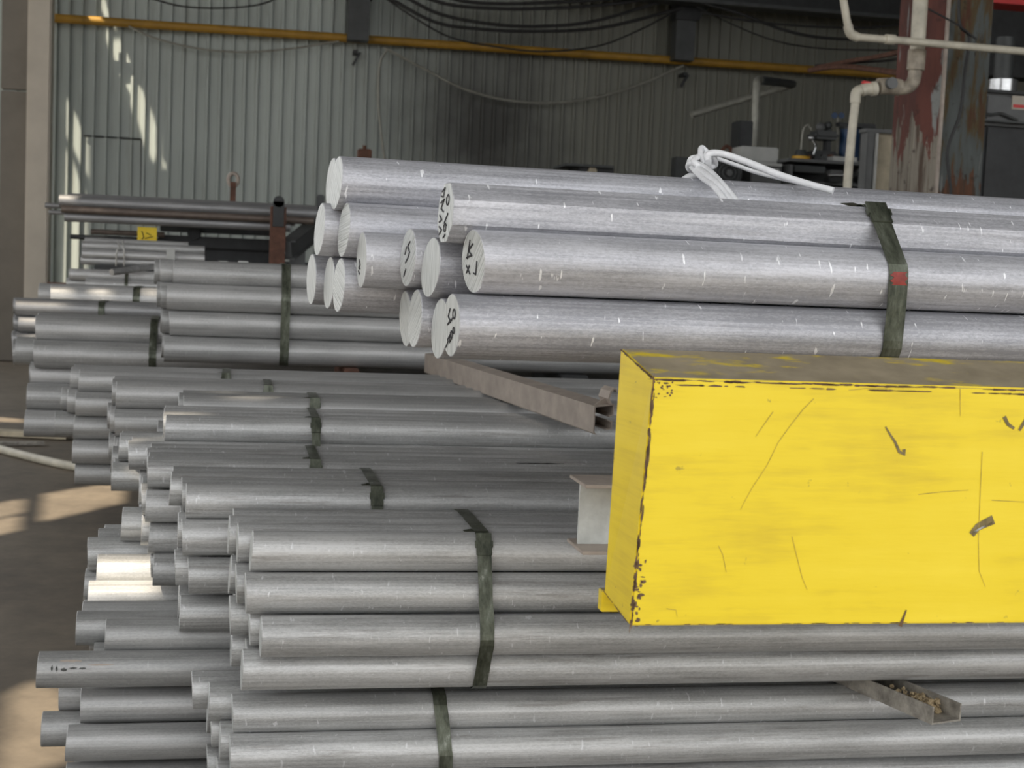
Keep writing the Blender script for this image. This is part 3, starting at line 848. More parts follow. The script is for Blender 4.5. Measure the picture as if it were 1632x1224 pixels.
for k in range(26):
    p = ftl-uv*rs.uniform(.0, .03)+ux*rs.uniform(0, .03)-org
    flake(ch, p, ux, uv, fn, rs.uniform(.001, .003), rs.uniform(.0006, .002))
for k in range(40):
    p = fbl+ex*rs.random()*.62+uv*.002-org
    flake(ch, p, ux, uv, fn, rs.uniform(.004, .012), rs.uniform(.0005, .001))
obj('chipped_paint', ch, 'chip', yb, kind='stuff')
# end seam on the left face
ln_ = (btl-ftl).cross(fbl-ftl).normalized()
if ln_.x > 0: ln_ = -ln_
ue = (btl-ftl).normalized()
ch = bmesh.new()
for k in range(40):
    p = ftl+(btl-ftl)*rs.random()-uv*rs.uniform(0, .002)-org
    flake(ch, p, ue, uv, ln_, rs.uniform(.003, .012), rs.uniform(.0008, .002))
for k in range(30):
    p = fbl+(bbl-fbl)*rs.random()+uv*.002-org
    flake(ch, p, ue, uv, ln_, rs.uniform(.003, .01), rs.uniform(.0006, .0014))
obj('chipped_paint', ch, 'chip', yb, kind='stuff')
# gouges and scratches on the broad face
def facept(x, y):
    r = ray(x, y); return C0 + r*((ftl-C0).dot(fn)/r.dot(fn)) - org
def gouge(pts, w0, w1, name, mat):
    bm = bmesh.new(); pv = [facept(*p) for p in pts]; L = []
    for i, p in enumerate(pv):
        t = (pv[min(i+1, len(pv)-1)]-pv[max(i-1, 0)]).normalized(); s_ = t.cross(fn).normalized(); ww = (w0+(w1-w0)*i/(len(pv)-1))/2
        L.append((bm.verts.new(p+s_*ww+fn*.0008), bm.verts.new(p-s_*ww+fn*.0008)))
    for a, b in zip(L, L[1:]): bm.faces.new((a[0], a[1], b[1], b[0]))
    obj(name, bm, mat, yb)
gouge([(1411, 680), (1418, 692), (1426, 704), (1433, 720), (1441, 724), (1440, 716)], .002, .006, 'gouge', 'scratch')
gouge([(1548, 852), (1558, 840), (1570, 834), (1583, 828)], .009, .013, 'gouge', 'scratch')
gouge([(1550, 849), (1562, 842), (1581, 833)], .002, .003, 'gouge', 'beam')
gouge([(1600, 664), (1606, 676), (1616, 683)], .006, .004, 'gouge', 'scratch')
gouge([(1624, 686), (1630, 676), (1636, 668)], .004, .006, 'gouge', 'scratch')
gouge([(1434, 998), (1438, 988), (1444, 972)], .006, .002, 'gouge', 'chip')
for pts in ([(1297, 635), (1280, 652), (1258, 680), (1240, 705), (1222, 742), (1200, 775), (1186, 800), (1180, 812)], [(1232, 656), (1215, 680), (1204, 696)], [(1530, 620), (1530, 663)], [(1352, 622), (1380, 619), (1414, 619)],
            [(1262, 855), (1268, 880), (1278, 920), (1286, 940)], [(1463, 788), (1500, 784), (1543, 781)], [(1565, 720), (1562, 780), (1559, 860), (1560, 910), (1570, 935)], [(1062, 970), (1077, 972), (1079, 983)], [(1580, 797), (1632, 800)],
            [(1145, 870), (1152, 885), (1157, 912)]):
    gouge(pts, .0010, .0006, 'scratch', 'scratchline')
# little tab under the far lower corner
tb = bbl-org
obj('corner_tab', box(tb+Vector((.012, .01, -.012)), (.03, .02, .03), bev=.001), 'yellow', yb)
# red smear on the strap: a thin patch standing on the band
def band_patch():
    bm = bmesh.new(); r = UB['M1']; Rr = UD/2+.0022+.0012+.0006
    loc = st.matrix_basis
    for_a = [(-.16+.06*k) for k in range(8)]
    cyv = r['Y']; out = []
    for a in for_a:
        y = cyv-Rr*math.cos(a); z = r['z']+Rr*math.sin(a)
        out.append((y, z))
    return out
sm = band_patch()
inv = Matrix.LocRotScale(st.location, st.rotation_euler, None).inverted()
bm = bmesh.new(); rows_ = []
xs = (frm.inverted() @ st.location).x
for i, (y, z) in enumerate(sm):
    w0 = -.014+.005*math.sin(i*2.1); w1 = .015+.003*math.cos(i*1.7)
    rows_.append([bm.verts.new(inv @ (frm @ Vector((xs+wv, y, z)))) for wv in (w0, w1)])
for a, b in zip(rows_, rows_[1:]): bm.faces.new((a[0], a[1], b[1], b[0]))
obj('paint_smear', bm, 'redmark', st)

# ------------------------------------------------------------------ grey H-beam and its rests
hz0, hz1 = P(910, 872, 2.66).z, P(915, 758, 2.70).z
hx = P(917, 800, 2.66).x
hb = empty('steel_h_beam', (hx, 2.65, hz0), label='pale grey steel H-beam end poking out behind the yellow beam', cat='beam')
hh = hz1-hz0; t_ = .007
obj('top_flange', box((1.3, 0, hh-t_/2), (2.6, .13, t_), bev=.001), 'tan', hb, label='dusty brown flange')
obj('bottom_flange', box((1.3, 0, t_/2), (2.6, .13, t_), bev=.001), 'tan', hb, label='dusty brown flange')
obj('web', box((1.3+.008, .012, hh/2), (2.6, t_, hh-2*t_)), 'beam', hb)
obj('post', box((2.3, 0, -hz0/2), (.12, .12, hz0)), 'darkgrey', hb)
# rest for the upper bundle on the beam, and arm that carries the yellow beam
z_l = 1.379-UD/2
obj('cradle_block', box((.75, .0, (hh+z_l-hz0)/2), (.10, .42, z_l-hz0-hh)), 'darkgrey', hb)
obj('cradle_block', box((2.0, .0, (hh+z_l-hz0)/2), (.10, .42, z_l-hz0-hh)), 'darkgrey', hb)
obj('beam_arm', box((1.1, -.30, hh/2), (.1, .5, .08)), 'darkgrey', hb)

# ------------------------------------------------------------------ bearers
# C channel with wood dust, poking out between the two nearest bundles
def channel(name, w_, h_, t, L, mat, up_=True):
    pr = [(-w_/2, 0), (w_/2, 0), (w_/2, h_), (w_/2-t, h_), (w_/2-t, t), (-w_/2+t, t), (-w_/2+t, h_), (-w_/2, h_)]
    return prism(pr, 0, L, 'y')
zc = min(r['z']-r['D']/2 for r in B['B1'].rods)-.0415
pc = PZ(1508, 1152, zc)
cch = empty('steel_channel', pc, R(15), label='dirty open steel channel poking out between the two nearest bundles', cat='channel')
obj('channel_body', channel('c', .084, .040, .004, .50, 'channel'), 'channel', cch)
bm = bmesh.new(); rs = random.Random(5)
for k in range(160):
    add_box(bm, (rs.uniform(-.0, .034), .05+abs(rs.gauss(0, .05)), .005+rs.uniform(0, .024)), (rs.uniform(.003, .009),)*3, Matrix.Rotation(rs.random()*3, 4, Vector((rs.random(), rs.random(), .3)).normalized()))
obj('wood_dust', bm, 'debris', cch, kind='stuff')
# long tan section lying over the pile
zt = 1.045
n_ = P(945, 694, 3.95); f_p = P(676, 597, 5.95)
n_.z += .008; f_p.z += .012
dirv = f_p-n_; L = dirv.length
tanb = empty('lipped_channel', n_, label='dusty brown lipped steel channel slanting across the top of the pile', cat='channel')
tanb.rotation_euler = dirv.to_track_quat('Y', 'Z').to_euler()
outer_ = [(0, 0), (.003, -.004), (.010, -.006), (.010, -.003), (.006, -.001), (.004, .004), (.004, .074), (.058, .080), (.058, .055), (.048, .050), (.048, .046), (.062, .052), (.062, .084), (0, .078)]
obj('section_body', prism(outer_, 0, L, 'y'), 'tan', tanb)
obj('inner_lip', prism([(.040, .008), (.058, .010), (.058, .034), (.044, .038), (.044, .035), (.054, .031), (.054, .013), (.040, .012)], 0, L, 'y'), 'tan', tanb)
fb_ = bmesh.new()                                    # the end is bent up into an S-shaped flap
fl_ = [(.050, .080), (.040, .100), (.046, .122), (.058, .132), (.066, .128), (.068, .120), (.064, .119), (.062, .125), (.057, .126), (.050, .118), (.045, .100), (.054, .082)]
obj('bent_flap', prism(fl_, -.004, .075, 'y'), 'tan', tanb)
obj('flap_skirt', prism([(.004, .076), (.050, .080), (.048, .104), (.040, .100)], .02, .028, 'y'), 'tan', tanb)
# short timber bearers under the tall bundle
for k, (x0, x1) in enumerate(((549, 572), (893, 936))):
    zb_ = min(r['z']-r['D']/2 for r in B['C'].rods)
    a = P(x0, 585, 6.04); b_ = P(x1, 585, 6.04)
    base_at(obj('timber_bearer', box(((a.x+b_.x)/2, 6.32, zb_-.055), (b_.x-a.x, .62, .11), bev=.004), 'rust' if k == 0 else 'dark',
        label=('rusty brown square bearer under the tall bundle, left of two', 'black square bearer under the tall bundle, right of two')[k], cat='bearer', group='bearers under the tall bundle'))
# floor bearers
for k, (x, y0_, y1_) in enumerate(((.9, 2.95, 7.8), (3.4, 2.95, 7.8))):
    base_at(obj('floor_bearer', box((x, (y0_+y1_)/2, .03), (.1, y1_-y0_, .06)), 'rust', label=('long rusty bearer on the floor under the left part of the pile', 'long rusty bearer on the floor under the right part of the pile')[k], cat='bearer', group='floor bearers'))

# blocks that carry the rear stacks
for key, words in (('K', 'dark stack low at the left'), ('B7', 'farthest bundle of low pile'), ('B6', 'sixth nearest strapped bundle'), ('B5', 'fifth nearest strapped bundle')):
    rr = B[key].rods; zb_ = min(r['z']-r['D']/2 for r in rr); ya, yb_ = min(r['Y'] for r in rr), max(r['Y'] for r in rr); x0 = min(r['X'] for r in rr)
    for k, dx in enumerate((.85, 3.6)):
        base_at(obj('timber_block', box((x0+dx, (ya+yb_)/2, (zb_-.064)/2+.06), (.16, yb_-ya-.04, zb_-.070), bev=.004), 'dark', label=('left' if k == 0 else 'right')+' black timber block under the '+words, cat='bearer', group='blocks under the rear stacks'))
# hose or pipe on the floor at left
base_at(obj('floor_pipe', tube([PZ(-30, 708, .03), PZ(40, 726, .03), PZ(100, 740, .03), PZ(176, 752, .03)], .03, 10, 4), 'pvc', smooth=True, label='dusty cream pipe lying on the floor beside the pile', cat='pipe'))
base_at(obj('scrap_strip', box(PZ(25, 712, .02)+Vector((0, .2, 0)), (.35, .06, .02), Matrix.Rotation(.2, 4, 'Z')), 'channel', label='small dusty scrap strip beside the floor pipe', cat='scrap'))
base_at(obj('floor_plank', box(PZ(20, 690, .03), (.9, .14, .04), Matrix.Rotation(-.25, 4, 'Z')), 'board', label='dirty plank on the floor left of the dark stack', cat='plank'))

# ------------------------------------------------------------------ rack at the left back
YRk = 12.0
def lying(name, x0, x1, yc, Y, r, mat, label, cat='metal bar', group=None, slope=.068, n_=20):
    a = P(x0, yc, Y); Lx = P(x1, yc+(x1-x0)*slope, Y).x-a.x
    bm = cyl((0, 0, 0), (Lx, 0, 0), r, n_)
    return obj(name, bm, mat, loc=a, smooth=True, label=label, cat=cat, group=group)
lying('round_bar', 95, 505, 320, YRk, .050, 'far', 'long dark bar topmost on the back rack, pale left end', group='bars on the back rack')
lying('round_bar', 108, 505, 317, YRk+.16, .048, 'far', 'long bar behind the topmost one on the back rack', group='bars on the back rack')
lying('round_bar', 98, 500, 333, YRk-.06, .030, 'brownbar', 'thin brown bar between the two thick ones on back rack', group='bars on the back rack')
lying('round_bar', 103, 462, 345, YRk, .040, 'far', 'lower thick bar on the back rack with sun spots', group='bars on the back rack')
lying('round_bar', 72, 470, 327, YRk+.35, .022, 'far', 'slim bar poking out farthest left on the back rack', group='bars on the back rack')
lying('round_bar', 78, 470, 338, YRk+.32, .018, 'far', 'slimmest bar poking out left on the back rack', group='bars on the back rack')
def rel(o, bm): bmesh.ops.translate(bm, vec=-o.location, verts=bm.verts); return bm
rk = empty('bar_rack', P(441, 425, 11.7), label='rusty square post with black round-topped plate holding the bars', cat='post')
o_ = rk.location
a = P(430, 425, 11.7); b_ = P(455, 425, 11.7); hgt = P(441, 330, 11.7).z-a.z
obj('post_leg', box((0, 0, (hgt-rk.location.z)/2), (b_.x-a.x, .12, hgt+rk.location.z), bev=.004), 'rust', rk)
pl = bmesh.new(); add_cyl(pl, (0, -.075, hgt+.04), (0, -.055, hgt+.04), .045, 20); add_box(pl, (0, -.065, hgt-.06), (.09, .02, .2))
obj('round_top_plate', pl, 'dark', rk)
rk2 = empty('ring_stake', P(371, 318, 12.6), label='short rusty stake with ring top behind the rack bars', cat='post')
obj('stake', box((0, 0, .0), (.05, .05, .3)), 'rust', rk2)
bm = bmesh.new(); add_tube(bm, [Vector((.042*math.cos(t), 0, .17+.055*math.sin(t))) for t in [k*math.pi/6 for k in range(13)]], .018, 6, 0); obj('ring', bm, 'tan', rk2)
base_at(obj('stake_plate', pbox(505, 310, 517, 340, 12.3, .05, .01), 'darkgrey', label='small dark plate standing on the rack beside the thick bars', cat='plate'))
bm = bmesh.new(); p0, p1 = P(448, 398, 11.6), P(506, 352, 12.4)
d_ = p1-p0
q_ = d_.to_track_quat('Y', 'Z').to_matrix().to_4x4()
rotm = q_
add_box(bm, d_/2+Vector((0, 0, .0)), (.05, d_.length, .14), rotm); add_box(bm, d_/2+Vector((0, 0, .07)), (.12, d_.length, .015), rotm); add_box(bm, d_/2+Vector((0, 0, -.07)), (.12, d_.length, .015), rotm)
obj('slanting_arm', bm, 'machine', rk, loc=p0-rk.location+Vector((.06, .1, 0)))
obj('rear_leg', rel(rk, pbox(462, 385, 486, 470, 12.3, .15)), 'machine', rk)
# dark machine below the rack
dm = empty('dark_machine', P(340, 430, 12.6), label='black low machine below the back rack bars', cat='machine')
def rel(o, bm): bmesh.ops.translate(bm, vec=-o.location, verts=bm.verts); return bm
obj('machine_bed', rel(dm, pbox(252, 378, 432, 396, 12.5, .5, .01)), 'dark', dm)
obj('machine_body', rel(dm, pbox(325, 392, 440, 440, 12.6, .5, .01)), 'dark', dm)
obj('upper_rail', rel(dm, pbox(255, 364, 432, 372, 12.7, .3, .005)), 'darkgrey', dm)
a = P(309, 372, 12.45)-dm.location
obj('roller', cyl(a, a+Vector((0, .3, 0)), .055, 20), 'dark', dm, smooth=True)
a = P(330, 412, 12.45)-dm.location
obj('base_frame', box(a+Vector((.3, .3, -.35)), (1.6, .4, .7)), 'dark', dm)
bm2 = bmesh.new()
lying('flat_bar', 145, 262, 369, 12.3, .022, 'brownbar', 'short brown bar left of the yellow tag')
lying('flat_bar', 112, 262, 377, 12.2, .020, 'dark', 'black bar under the short brown bar')
tg = obj('paper_tag', pbox(219, 362, 250, 387, 12.05, .008), 'paper', label='square yellow tag hanging among the rack bars', cat='tag'); base_at(tg)
bmk = bmesh.new(); po = tg.location
add_tube(bmk, [P(226, 368, 12.04)-po, P(229, 378, 12.04)-po, P(226, 381, 12.04)-po], .0035, 5, 3); add_tube(bmk, [P(233, 371, 12.04)-po, P(241, 375, 12.04)-po], .003, 5, 0)
add_tube(bmk, [P(231, 380, 12.04)-po, P(244, 377, 12.04)-po], .003, 5, 0)
obj('handwriting', bmk, 'ink', tg)
base_at(obj('paper_tag', pbox(250, 384, 259, 392, 12.1, .006), 'mustard', label='small mustard tag just right of the square yellow one', cat='tag'))
# short bright bars tied with wire
for k, (x0, x1, yc, dY) in enumerate(((131, 326, 391, .0), (131, 326, 404, -.05), (129, 326, 414, -.02), (135, 300, 386, .12), (150, 320, 398, .14))):
    lying('round_bar', x0, x1, yc, 11.2+dY, .035, 'near', ['short bright tied bar, uppermost at front below the tag', 'short bright tied bar, middle at front below the tag', 'short bright tied bar, lowest at front below the tag', 'short bright tied bar, upper one behind the others', 'short bright tied bar, lower one behind the others'][k], group='short tied bars below the rack')
base_at(obj('white_strip', pbox(265, 396, 279, 424, 11.05, .02, .003), 'white', label='white flat strip standing against the short tied bars', cat='strip'))
bm = bmesh.new()
for dx in (0, 9): add_tube(bm, [P(187+dx, 384, 11.15), P(190+dx*.7, 392, 11.1), P(186+dx*1.3, 402, 11.08), P(185+dx*1.4, 424, 11.1)], .005, 5, 5)
base_at(obj('tie_wire', bm, 'wire', smooth=True, label='twisted pale wire round the short tied bars', cat='wire'))
tr_ = obj('bar_trestle', pbox(150, 425, 300, 436, 11.1, .3, .005, True), 'dark', label='black trestle under the short tied bars', cat='trestle'); base_at(tr_)
bm = tube([P(178, 434, 9.6), P(252, 424, 9.9)], .022, 10, 0)
base_at(obj('thin_bar', bm, 'near', smooth=True, label='slim bright bar lying aslant over the slim bars', cat='metal bar'))
lying('flat_bar', 75, 110, 452, 10.9, .012, 'rust', 'thin rusty strip on the floor ledge at far left', slope=.05)
for k, (x, l) in enumerate(((356, 'left of two small pale boxes on the tall bundle'), (388, 'right of two small pale boxes on the tall bundle'))):
    base_at(obj('pale_block', pbox(x-9, 416, x+8, 425, 8.2, .06, .004, True), 'white', label=l.replace('on', 'behind'), cat='block', group='pale blocks'))

# ------------------------------------------------------------------ things seen over the upper bundle
rp = empty('rusty_post', P(581, 268, 14.5), label='rusty square post with pin, left of the pale pipe stubs', cat='post')
obj('post_leg', rel(rp, pbox(570, 237, 592, 300, 14.5, .15, .01, True)), 'rust', rp)
a = P(581, 232, 14.55)-rp.location; obj('pin', cyl(a, a-Vector((0, 0, .08)), .02, 10), 'rust', rp)
for x, l in ((611, 'pale pipe stub nearer the rusty post'), (700, 'pale pipe stub farther right of the rusty post')):
    a = P(x, 262 if x < 650 else 265, 14.8); base_at(obj('pipe_stub', cyl(a, (a.x, a.y, 0), .045, 14), 'steelpipe', smooth=True, label=l, cat='pipe', group='pipe stubs'))
base_at(obj('dark_ledge', pbox(770, 271, 905, 330, 14.6, .6, .01, True), 'darkgrey', label='long low black table behind the upper bundle', cat='table'))
sv = empty('small_stove', P(945, 290, 14.4), label='small black box machine with pale knob behind the bundle', cat='machine')
obj('body', rel(sv, pbox(922, 264, 978, 320, 14.4, .5, .015, True)), 'dark', sv)
obj('top_plate', rel(sv, pbox(902, 262, 979, 266, 14.3, .6, .004)), 'darkgrey', sv)
a = P(943, 273, 14.4)-sv.location; obj('knob', cyl(a, a-Vector((0, .04, 0)), .045, 16), 'board', sv, smooth=True)
base_at(obj('wall_box', pbox(1076, 250, 1100, 292, 17.5, .2, .01), 'darkgrey', label='grey switch box on the wall left of the rope knot', cat='switch box'))

YM = 13.5
# bent pipe frame
pf = empty('bent_stand_pipe', P(1207, 232, YM), label='bent galvanised pipe frame with slanting brace against the wall', cat='pipe frame')
rl_ = lambda pts: [Vector(p)-pf.location for p in pts]
YF = YM+.6
obj('upright', tube(rl_([(P(1200, 300, YF).x, YF, 0), P(1202, 232, YF), P(1204, 180, YF), P(1206, 140, YF), P(1208, 128, YF+.1), P(1220, 128, YF+.5)]), .042, 12, 6), 'steelpipe', pf, smooth=True)
obj('top_rail', tube(rl_([P(1212, 128, YF+.2), P(1240, 131, YM+1.4), P(1263, 134, YM+2.4)]), .046, 12, 4), 'darkgrey', pf, smooth=True)
obj('brace', tube(rl_([P(1102, 183, YM+2.4), P(1190, 157, YM+2.4), P(1262, 136, YM+2.4)]), .040, 12, 4), 'steelpipe', pf, smooth=True)
base_at(obj('speaker_box', pbox(1178, 192, 1200, 236, YM+.1, .25, .01), 'dark', label='tall black box left of the galvanised upright pipe', cat='box'))
base_at(obj('metal_box', pbox(1182, 234, 1241, 258.5, YM-.3, .35, .01), 'white', label='pale grey metal box on the bench by the pipe', cat='box'))
bn = empty('work_bench', P(1210, 300, YM), label='pale topped bench under the metal box, left bench', cat='bench')
obj('bench_top', rel(bn, pbox(1186, 259, 1247, 264, YM-.5, .75, .005)), 'white', bn)
obj('cabinet', rel(bn, pbox(1196, 264, 1245, 330, YM-.45, .7, .01, True)), 'machine', bn)
obj('drawer', rel(bn, pbox(1202, 268, 1242, 276, YM-.47, .05, .005)), 'white', bn)
bn = empty('work_bench', P(1340, 300, YM), label='dark grey bench with open front under the tools, right bench', cat='bench')
obj('bench_top', rel(bn, pbox(1257, 257, 1436, 262, YM-.6, .85, .005)), 'machine', bn)
obj('side_panel', rel(bn, pbox(1257, 262, 1262, 330, YM-.55, .8, 0, True)), 'machine', bn)
obj('back_panel', rel(bn, pbox(1262, 262, 1430, 330, YM+.1, .05, 0, True)), 'darkgrey', bn)
obj('drawer', rel(bn, pbox(1266, 264, 1316, 275, YM-.5, .3, .006)), 'darkgrey', bn)
obj('shelf', rel(bn, pbox(1262, 292, 1430, 296, YM-.5, .6)), 'machine', bn)
# big motor with round fan cover
mo = empty('electric_motor', P(1162, 300, YM-.6), label='black electric motor with round ribbed cover by the rope', cat='motor')
a = P(1160, 276, YM-.6)-mo.location
obj('motor_body', cyl(a, a+Vector((.1, .6, 0)), .135, 28), 'dark', mo, smooth=True)
for k, rr in enumerate((.125, .095, .065)):
    t = bmesh.new(); add_tube(t, [a+Vector((rr*math.cos(q), -.015-.012*k, rr*math.sin(q))) for q in [j*math.pi/10 for j in range(21)]], .010, 6, 0)
    obj('ring', t, 'darkgrey', mo, smooth=True)
obj('hub', cyl(a+Vector((0, -.05, 0)), a, .03, 16), 'machine', mo, smooth=True)
obj('foot', box(a+Vector((0, .25, -.17)), (.3, .4, .08)), 'dark', mo)
base_at(obj('cable_coil', tube([P(1150, 240, YM), P(1158, 233, YM), P(1166, 240, YM), P(1158, 247, YM), P(1150, 241, YM-.05)], .018, 8, 5), 'rust', smooth=True, label='small brown coil above the electric motor', cat='coil'))
# grinder: mustard base, dark bowl
gd = empty('bench_grinder', P(1276, 256.3, YM-.4), label='round mustard yellow pot with dark bowl on the bench', cat='pot')
gr_r = (P(1289, 250, YM-.4)-P(1262, 250, YM-.4)).x/2
z8 = P(1276, 249, YM-.4).z-gd.location.z
obj('pot_base', cyl((0, 0, 0), (0, 0, z8), gr_r, 24), 'mustard', gd, smooth=True)
obj('bowl', cyl((0, 0, z8), (0, 0, z8+.06), gr_r*.8, 24, gr_r*.55), 'darkgrey', gd, smooth=True)
obj('handle', tube([(.0, 0, z8+.05), (.0, 0, z8+.15), (.01, 0, z8+.26), (.05, 0, z8+.30), (.09, 0, z8+.26)], .010, 8, 4), 'steelpipe', gd, smooth=True)
# valve / regulator cluster
rg = empty('drill_press', P(1312, 258, YM-.1), label='dark drill press with shiny knob in the bench clutter', cat='machine tool')
def ball(c, r, n_=16):
    bm = bmesh.new(); bmesh.ops.create_uvsphere(bm, u_segments=n_, v_segments=10, radius=r); bmesh.ops.translate(bm, vec=c, verts=bm.verts); return bm
g0 = rg.location
obj('base', rel(rg, pbox(1296, 240, 1336, 256, YM-.1, .3, .02)), 'dark', rg)
obj('column', rel(rg, pbox(1316, 205, 1326, 242, YM, .08, .01)), 'dark', rg)
obj('head', rel(rg, pbox(1300, 208, 1340, 222, YM-.1, .25, .03)), 'darkgrey', rg)
obj('motor_cap', ball(P(1308, 203, YM)-g0, .05), 'machine', rg, smooth=True)
obj('motor_cap', ball(P(1320, 200, YM)-g0, .04), 'darkgrey', rg, smooth=True)
obj('knob', ball(P(1293, 220, YM-.2)-g0, .030), 'chrome', rg, smooth=True)
obj('lever', tube([P(1293, 220, YM-.2)-g0, P(1300, 232, YM-.25)-g0, P(1296, 246, YM-.25)-g0], .010, 6, 4), 'chrome', rg, smooth=True)
ms = random.Random(11)
for k in range(4):
    x = 1288+k*13+ms.uniform(-3, 3)
    a = P(x, 252, YM-.35); r_ = .03+ms.random()*.015
    base_at(obj('tool_part', cyl(a, a+Vector((0, .1, .0)), r_, 14), ['rust', 'dark', 'darkgrey', 'rust'][k], smooth=True,
        label=['rusty disc on the bench nearest the mustard pot', 'black disc on the bench second from the mustard pot', 'dark grey disc on the bench third from mustard pot', 'rusty disc on the bench nearest the blue drum'][k], cat='tool part', group='discs on the bench'))
dr = empty('blue_drum', P(1352, 256, YM), label='dark blue drum among the bench clutter', cat='drum')
obj('drum_body', cyl((0, 0, 0), (0, 0, P(1345, 205, YM).z-dr.location.z), .10, 24), 'blue', dr, smooth=True)
obj('rim', cyl((0, 0, P(1345, 206, YM).z-dr.location.z), (0, 0, P(1345, 202, YM).z-dr.location.z), .108, 24), 'dark', dr, smooth=True)
lmp = empty('twin_gauge', P(1336, 200, YM+.4), label='small dark twin gauge on a thin rod above the drum', cat='gauge')
g0 = lmp.location
obj('rod', tube([P(1335, 256, YM+.4)-g0, P(1335, 188, YM+.4)-g0], .008, 6, 0), 'steelpipe', lmp)
for x in (1330, 1341): obj('gauge', cyl(P(x, 184, YM+.4)-g0, P(x, 184, YM+.5)-g0, .032, 16), 'blue', lmp, smooth=True)
sf = empty('cylinder_rack', P(1385, 256, YM+.2), label='dark rack of upright rods behind the thin plastic pipe', cat='rack')
obj('top_bar', rel(sf, pbox(1338, 196, 1396, 203, YM+.2, .1, .005)), 'dark', sf)
for k in range(6): obj('rod', rel(sf, pbox(1352+k*8, 203, 1356+k*8, 256, YM+.22, .04)), 'machine' if k % 2 else 'dark', sf)
base_at(obj('paper_sheet', pbox(1328, 250, 1366, 258, YM-.5, .25, .001), 'white', label='white sheet lying on the bench beside thin plastic pipe', cat='paper'))
for k, (x, y) in enumerate(((1324, 275), (1372, 273))):
    v0 = empty('bench_vice', P(x+10, 300, YM-.55), label=('grey steel vice left of the thin plastic pipe', 'grey steel vice right of the thin plastic pipe')[k], cat='vice', group='vices')
    g0 = v0.location
    obj('jaw', rel(v0, pbox(x, y-4, x+20, y+4, YM-.6, .12, .01)), 'machine', v0)
    obj('screw', cyl(P(x-4, y+4, YM-.6)-g0, P(x+28, y+4, YM-.6)-g0, .014, 10), 'chrome', v0, smooth=True)
    obj('base', rel(v0, pbox(x-3, y+8, x+18, 291, YM-.6, .15, .01)), 'dark', v0)
# framed board leaning by the column
fb = empty('framed_board', P(1405, 305, 9.6), label='pale wooden board in grey metal frame left of the column', cat='board')
obj('panel', rel(fb, pbox(1397, 212, 1434, 330, 9.65, .03)), 'board', fb)
obj('frame', rel(fb, pbox(1380, 210, 1397, 330, 9.6, .12, .004, True)), 'machine', fb)
obj('frame', rel(fb, pbox(1380, 206, 1436, 212, 9.6, .12, .004)), 'machine', fb)
obj('frame_edge', rel(fb, pbox(1394, 212, 1397, 330, 9.58, .02)), 'white', fb)

# column
YC = 8.4
a, mid_, b_ = P(1460, 150, YC), P(1502, 150, YC-.12), P(1573, 150, YC+.1)
cx = mid_.x
cl = empty('steel_column', (cx, YC, 0), label='thick steel column with flaking red, grey and cream paint', cat='column')
def zprism(pts, z0_, z1_): return prism(pts, z0_, z1_, 'z')
o2 = Vector((cx, YC))
A_, B_, D_ = Vector((a.x, a.y))-o2, Vector((mid_.x, mid_.y))-o2, Vector((b_.x, b_.y))-o2
obj('left_face', zprism([A_, B_, B_+Vector((0, .3)), A_+Vector((0, .3))], 0, RZ), 'columnred', cl)
obj('right_face', zprism([B_+Vector((.012, -.008)), D_, D_+Vector((0, .3)), B_+Vector((.012, .3))], 0, RZ), 'columngrey', cl)
obj('edge_seam', zprism([B_+Vector((-.008, -.012)), B_+Vector((.01, -.012)), B_+Vector((.01, .01)), B_+Vector((-.008, .01))], 0, RZ), 'tan', cl)
e0 = P(1434, 150, YC+.25)
obj('rear_flange', zprism([(e0.x-cx, .2), (a.x-cx+.03, .2), (a.x-cx+.03, .24), (e0.x-cx, .24)], 0, RZ), 'darkrust', cl)
cable([(1528, -6), (1530, 40), (1545, 60), (1538, 110), (1530, 180), (1510, 240), (1515, 300), (1512, 340)], YC-.18, .010, 'black cable running down the face of the column')
cable([(1475, 12), (1500, 25), (1530, 42), (1555, 62)], YC-.20, .006, 'thin black wire slanting over the upper column')
# pipes
pt_ = empty('thick_plastic_pipe', P(1460, 60, YC-.35), label='thick stained plastic pipe down the column ending in valve', cat='pipe')
g0 = pt_.location; Yt = YC-.35
q5 = lambda *a_: [P(x, y, Yt)-g0 for x, y in a_]
obj('pipe_upper', tube(q5((1468, -40), (1467, 0), (1462, 80)), .045, 16, 4), 'pvc', pt_, smooth=True)
obj('sleeve', tube(q5((1462, 80), (1459, 112)), .053, 16, 2), 'pvcdirty', pt_, smooth=True)
obj('elbow', tube(q5((1459, 105), (1457, 125), (1450, 137), (1436, 141), (1424, 140)), .040, 16, 5), 'pvcdirty', pt_, smooth=True)
obj('tee_body', tube(q5((1434, 140), (1420, 137), (1400, 138)), .050, 16, 3), 'pvcdirty', pt_, smooth=True)
a = P(1419, 133, Yt-.05)-g0; obj('tee_cap', cyl(a, a-Vector((0, .03, 0)), .034, 20), 'machine', pt_, smooth=True)
for y in (2, 22): 
    a = P(1466, y*1.0, Yt)-g0
obj('wire_tie', tube([a_ for a_ in q5((1456, 3), (1466, 5), (1476, 2))], .005, 6, 3), 'cable', pt_)
tp = empty('thin_plastic_pipe', P(1352, 305, Yt), label='thin cream plastic pipe with red-handled valve dropping to the bench', cat='pipe')
g0 = tp.location
obj('drop', tube(q5((1346, 420), (1350, 305), (1357, 220), (1364, 158)), .026, 14, 4), 'pvc', tp, smooth=True)
obj('elbow', tube(q5((1363, 164), (1364, 150), (1368, 145), (1376, 144)), .032, 14, 5), 'pvc', tp, smooth=True)
obj('valve_body', tube(q5((1372, 145), (1380, 142), (1393, 142)), .037, 16, 3), 'pvc', tp, smooth=True)
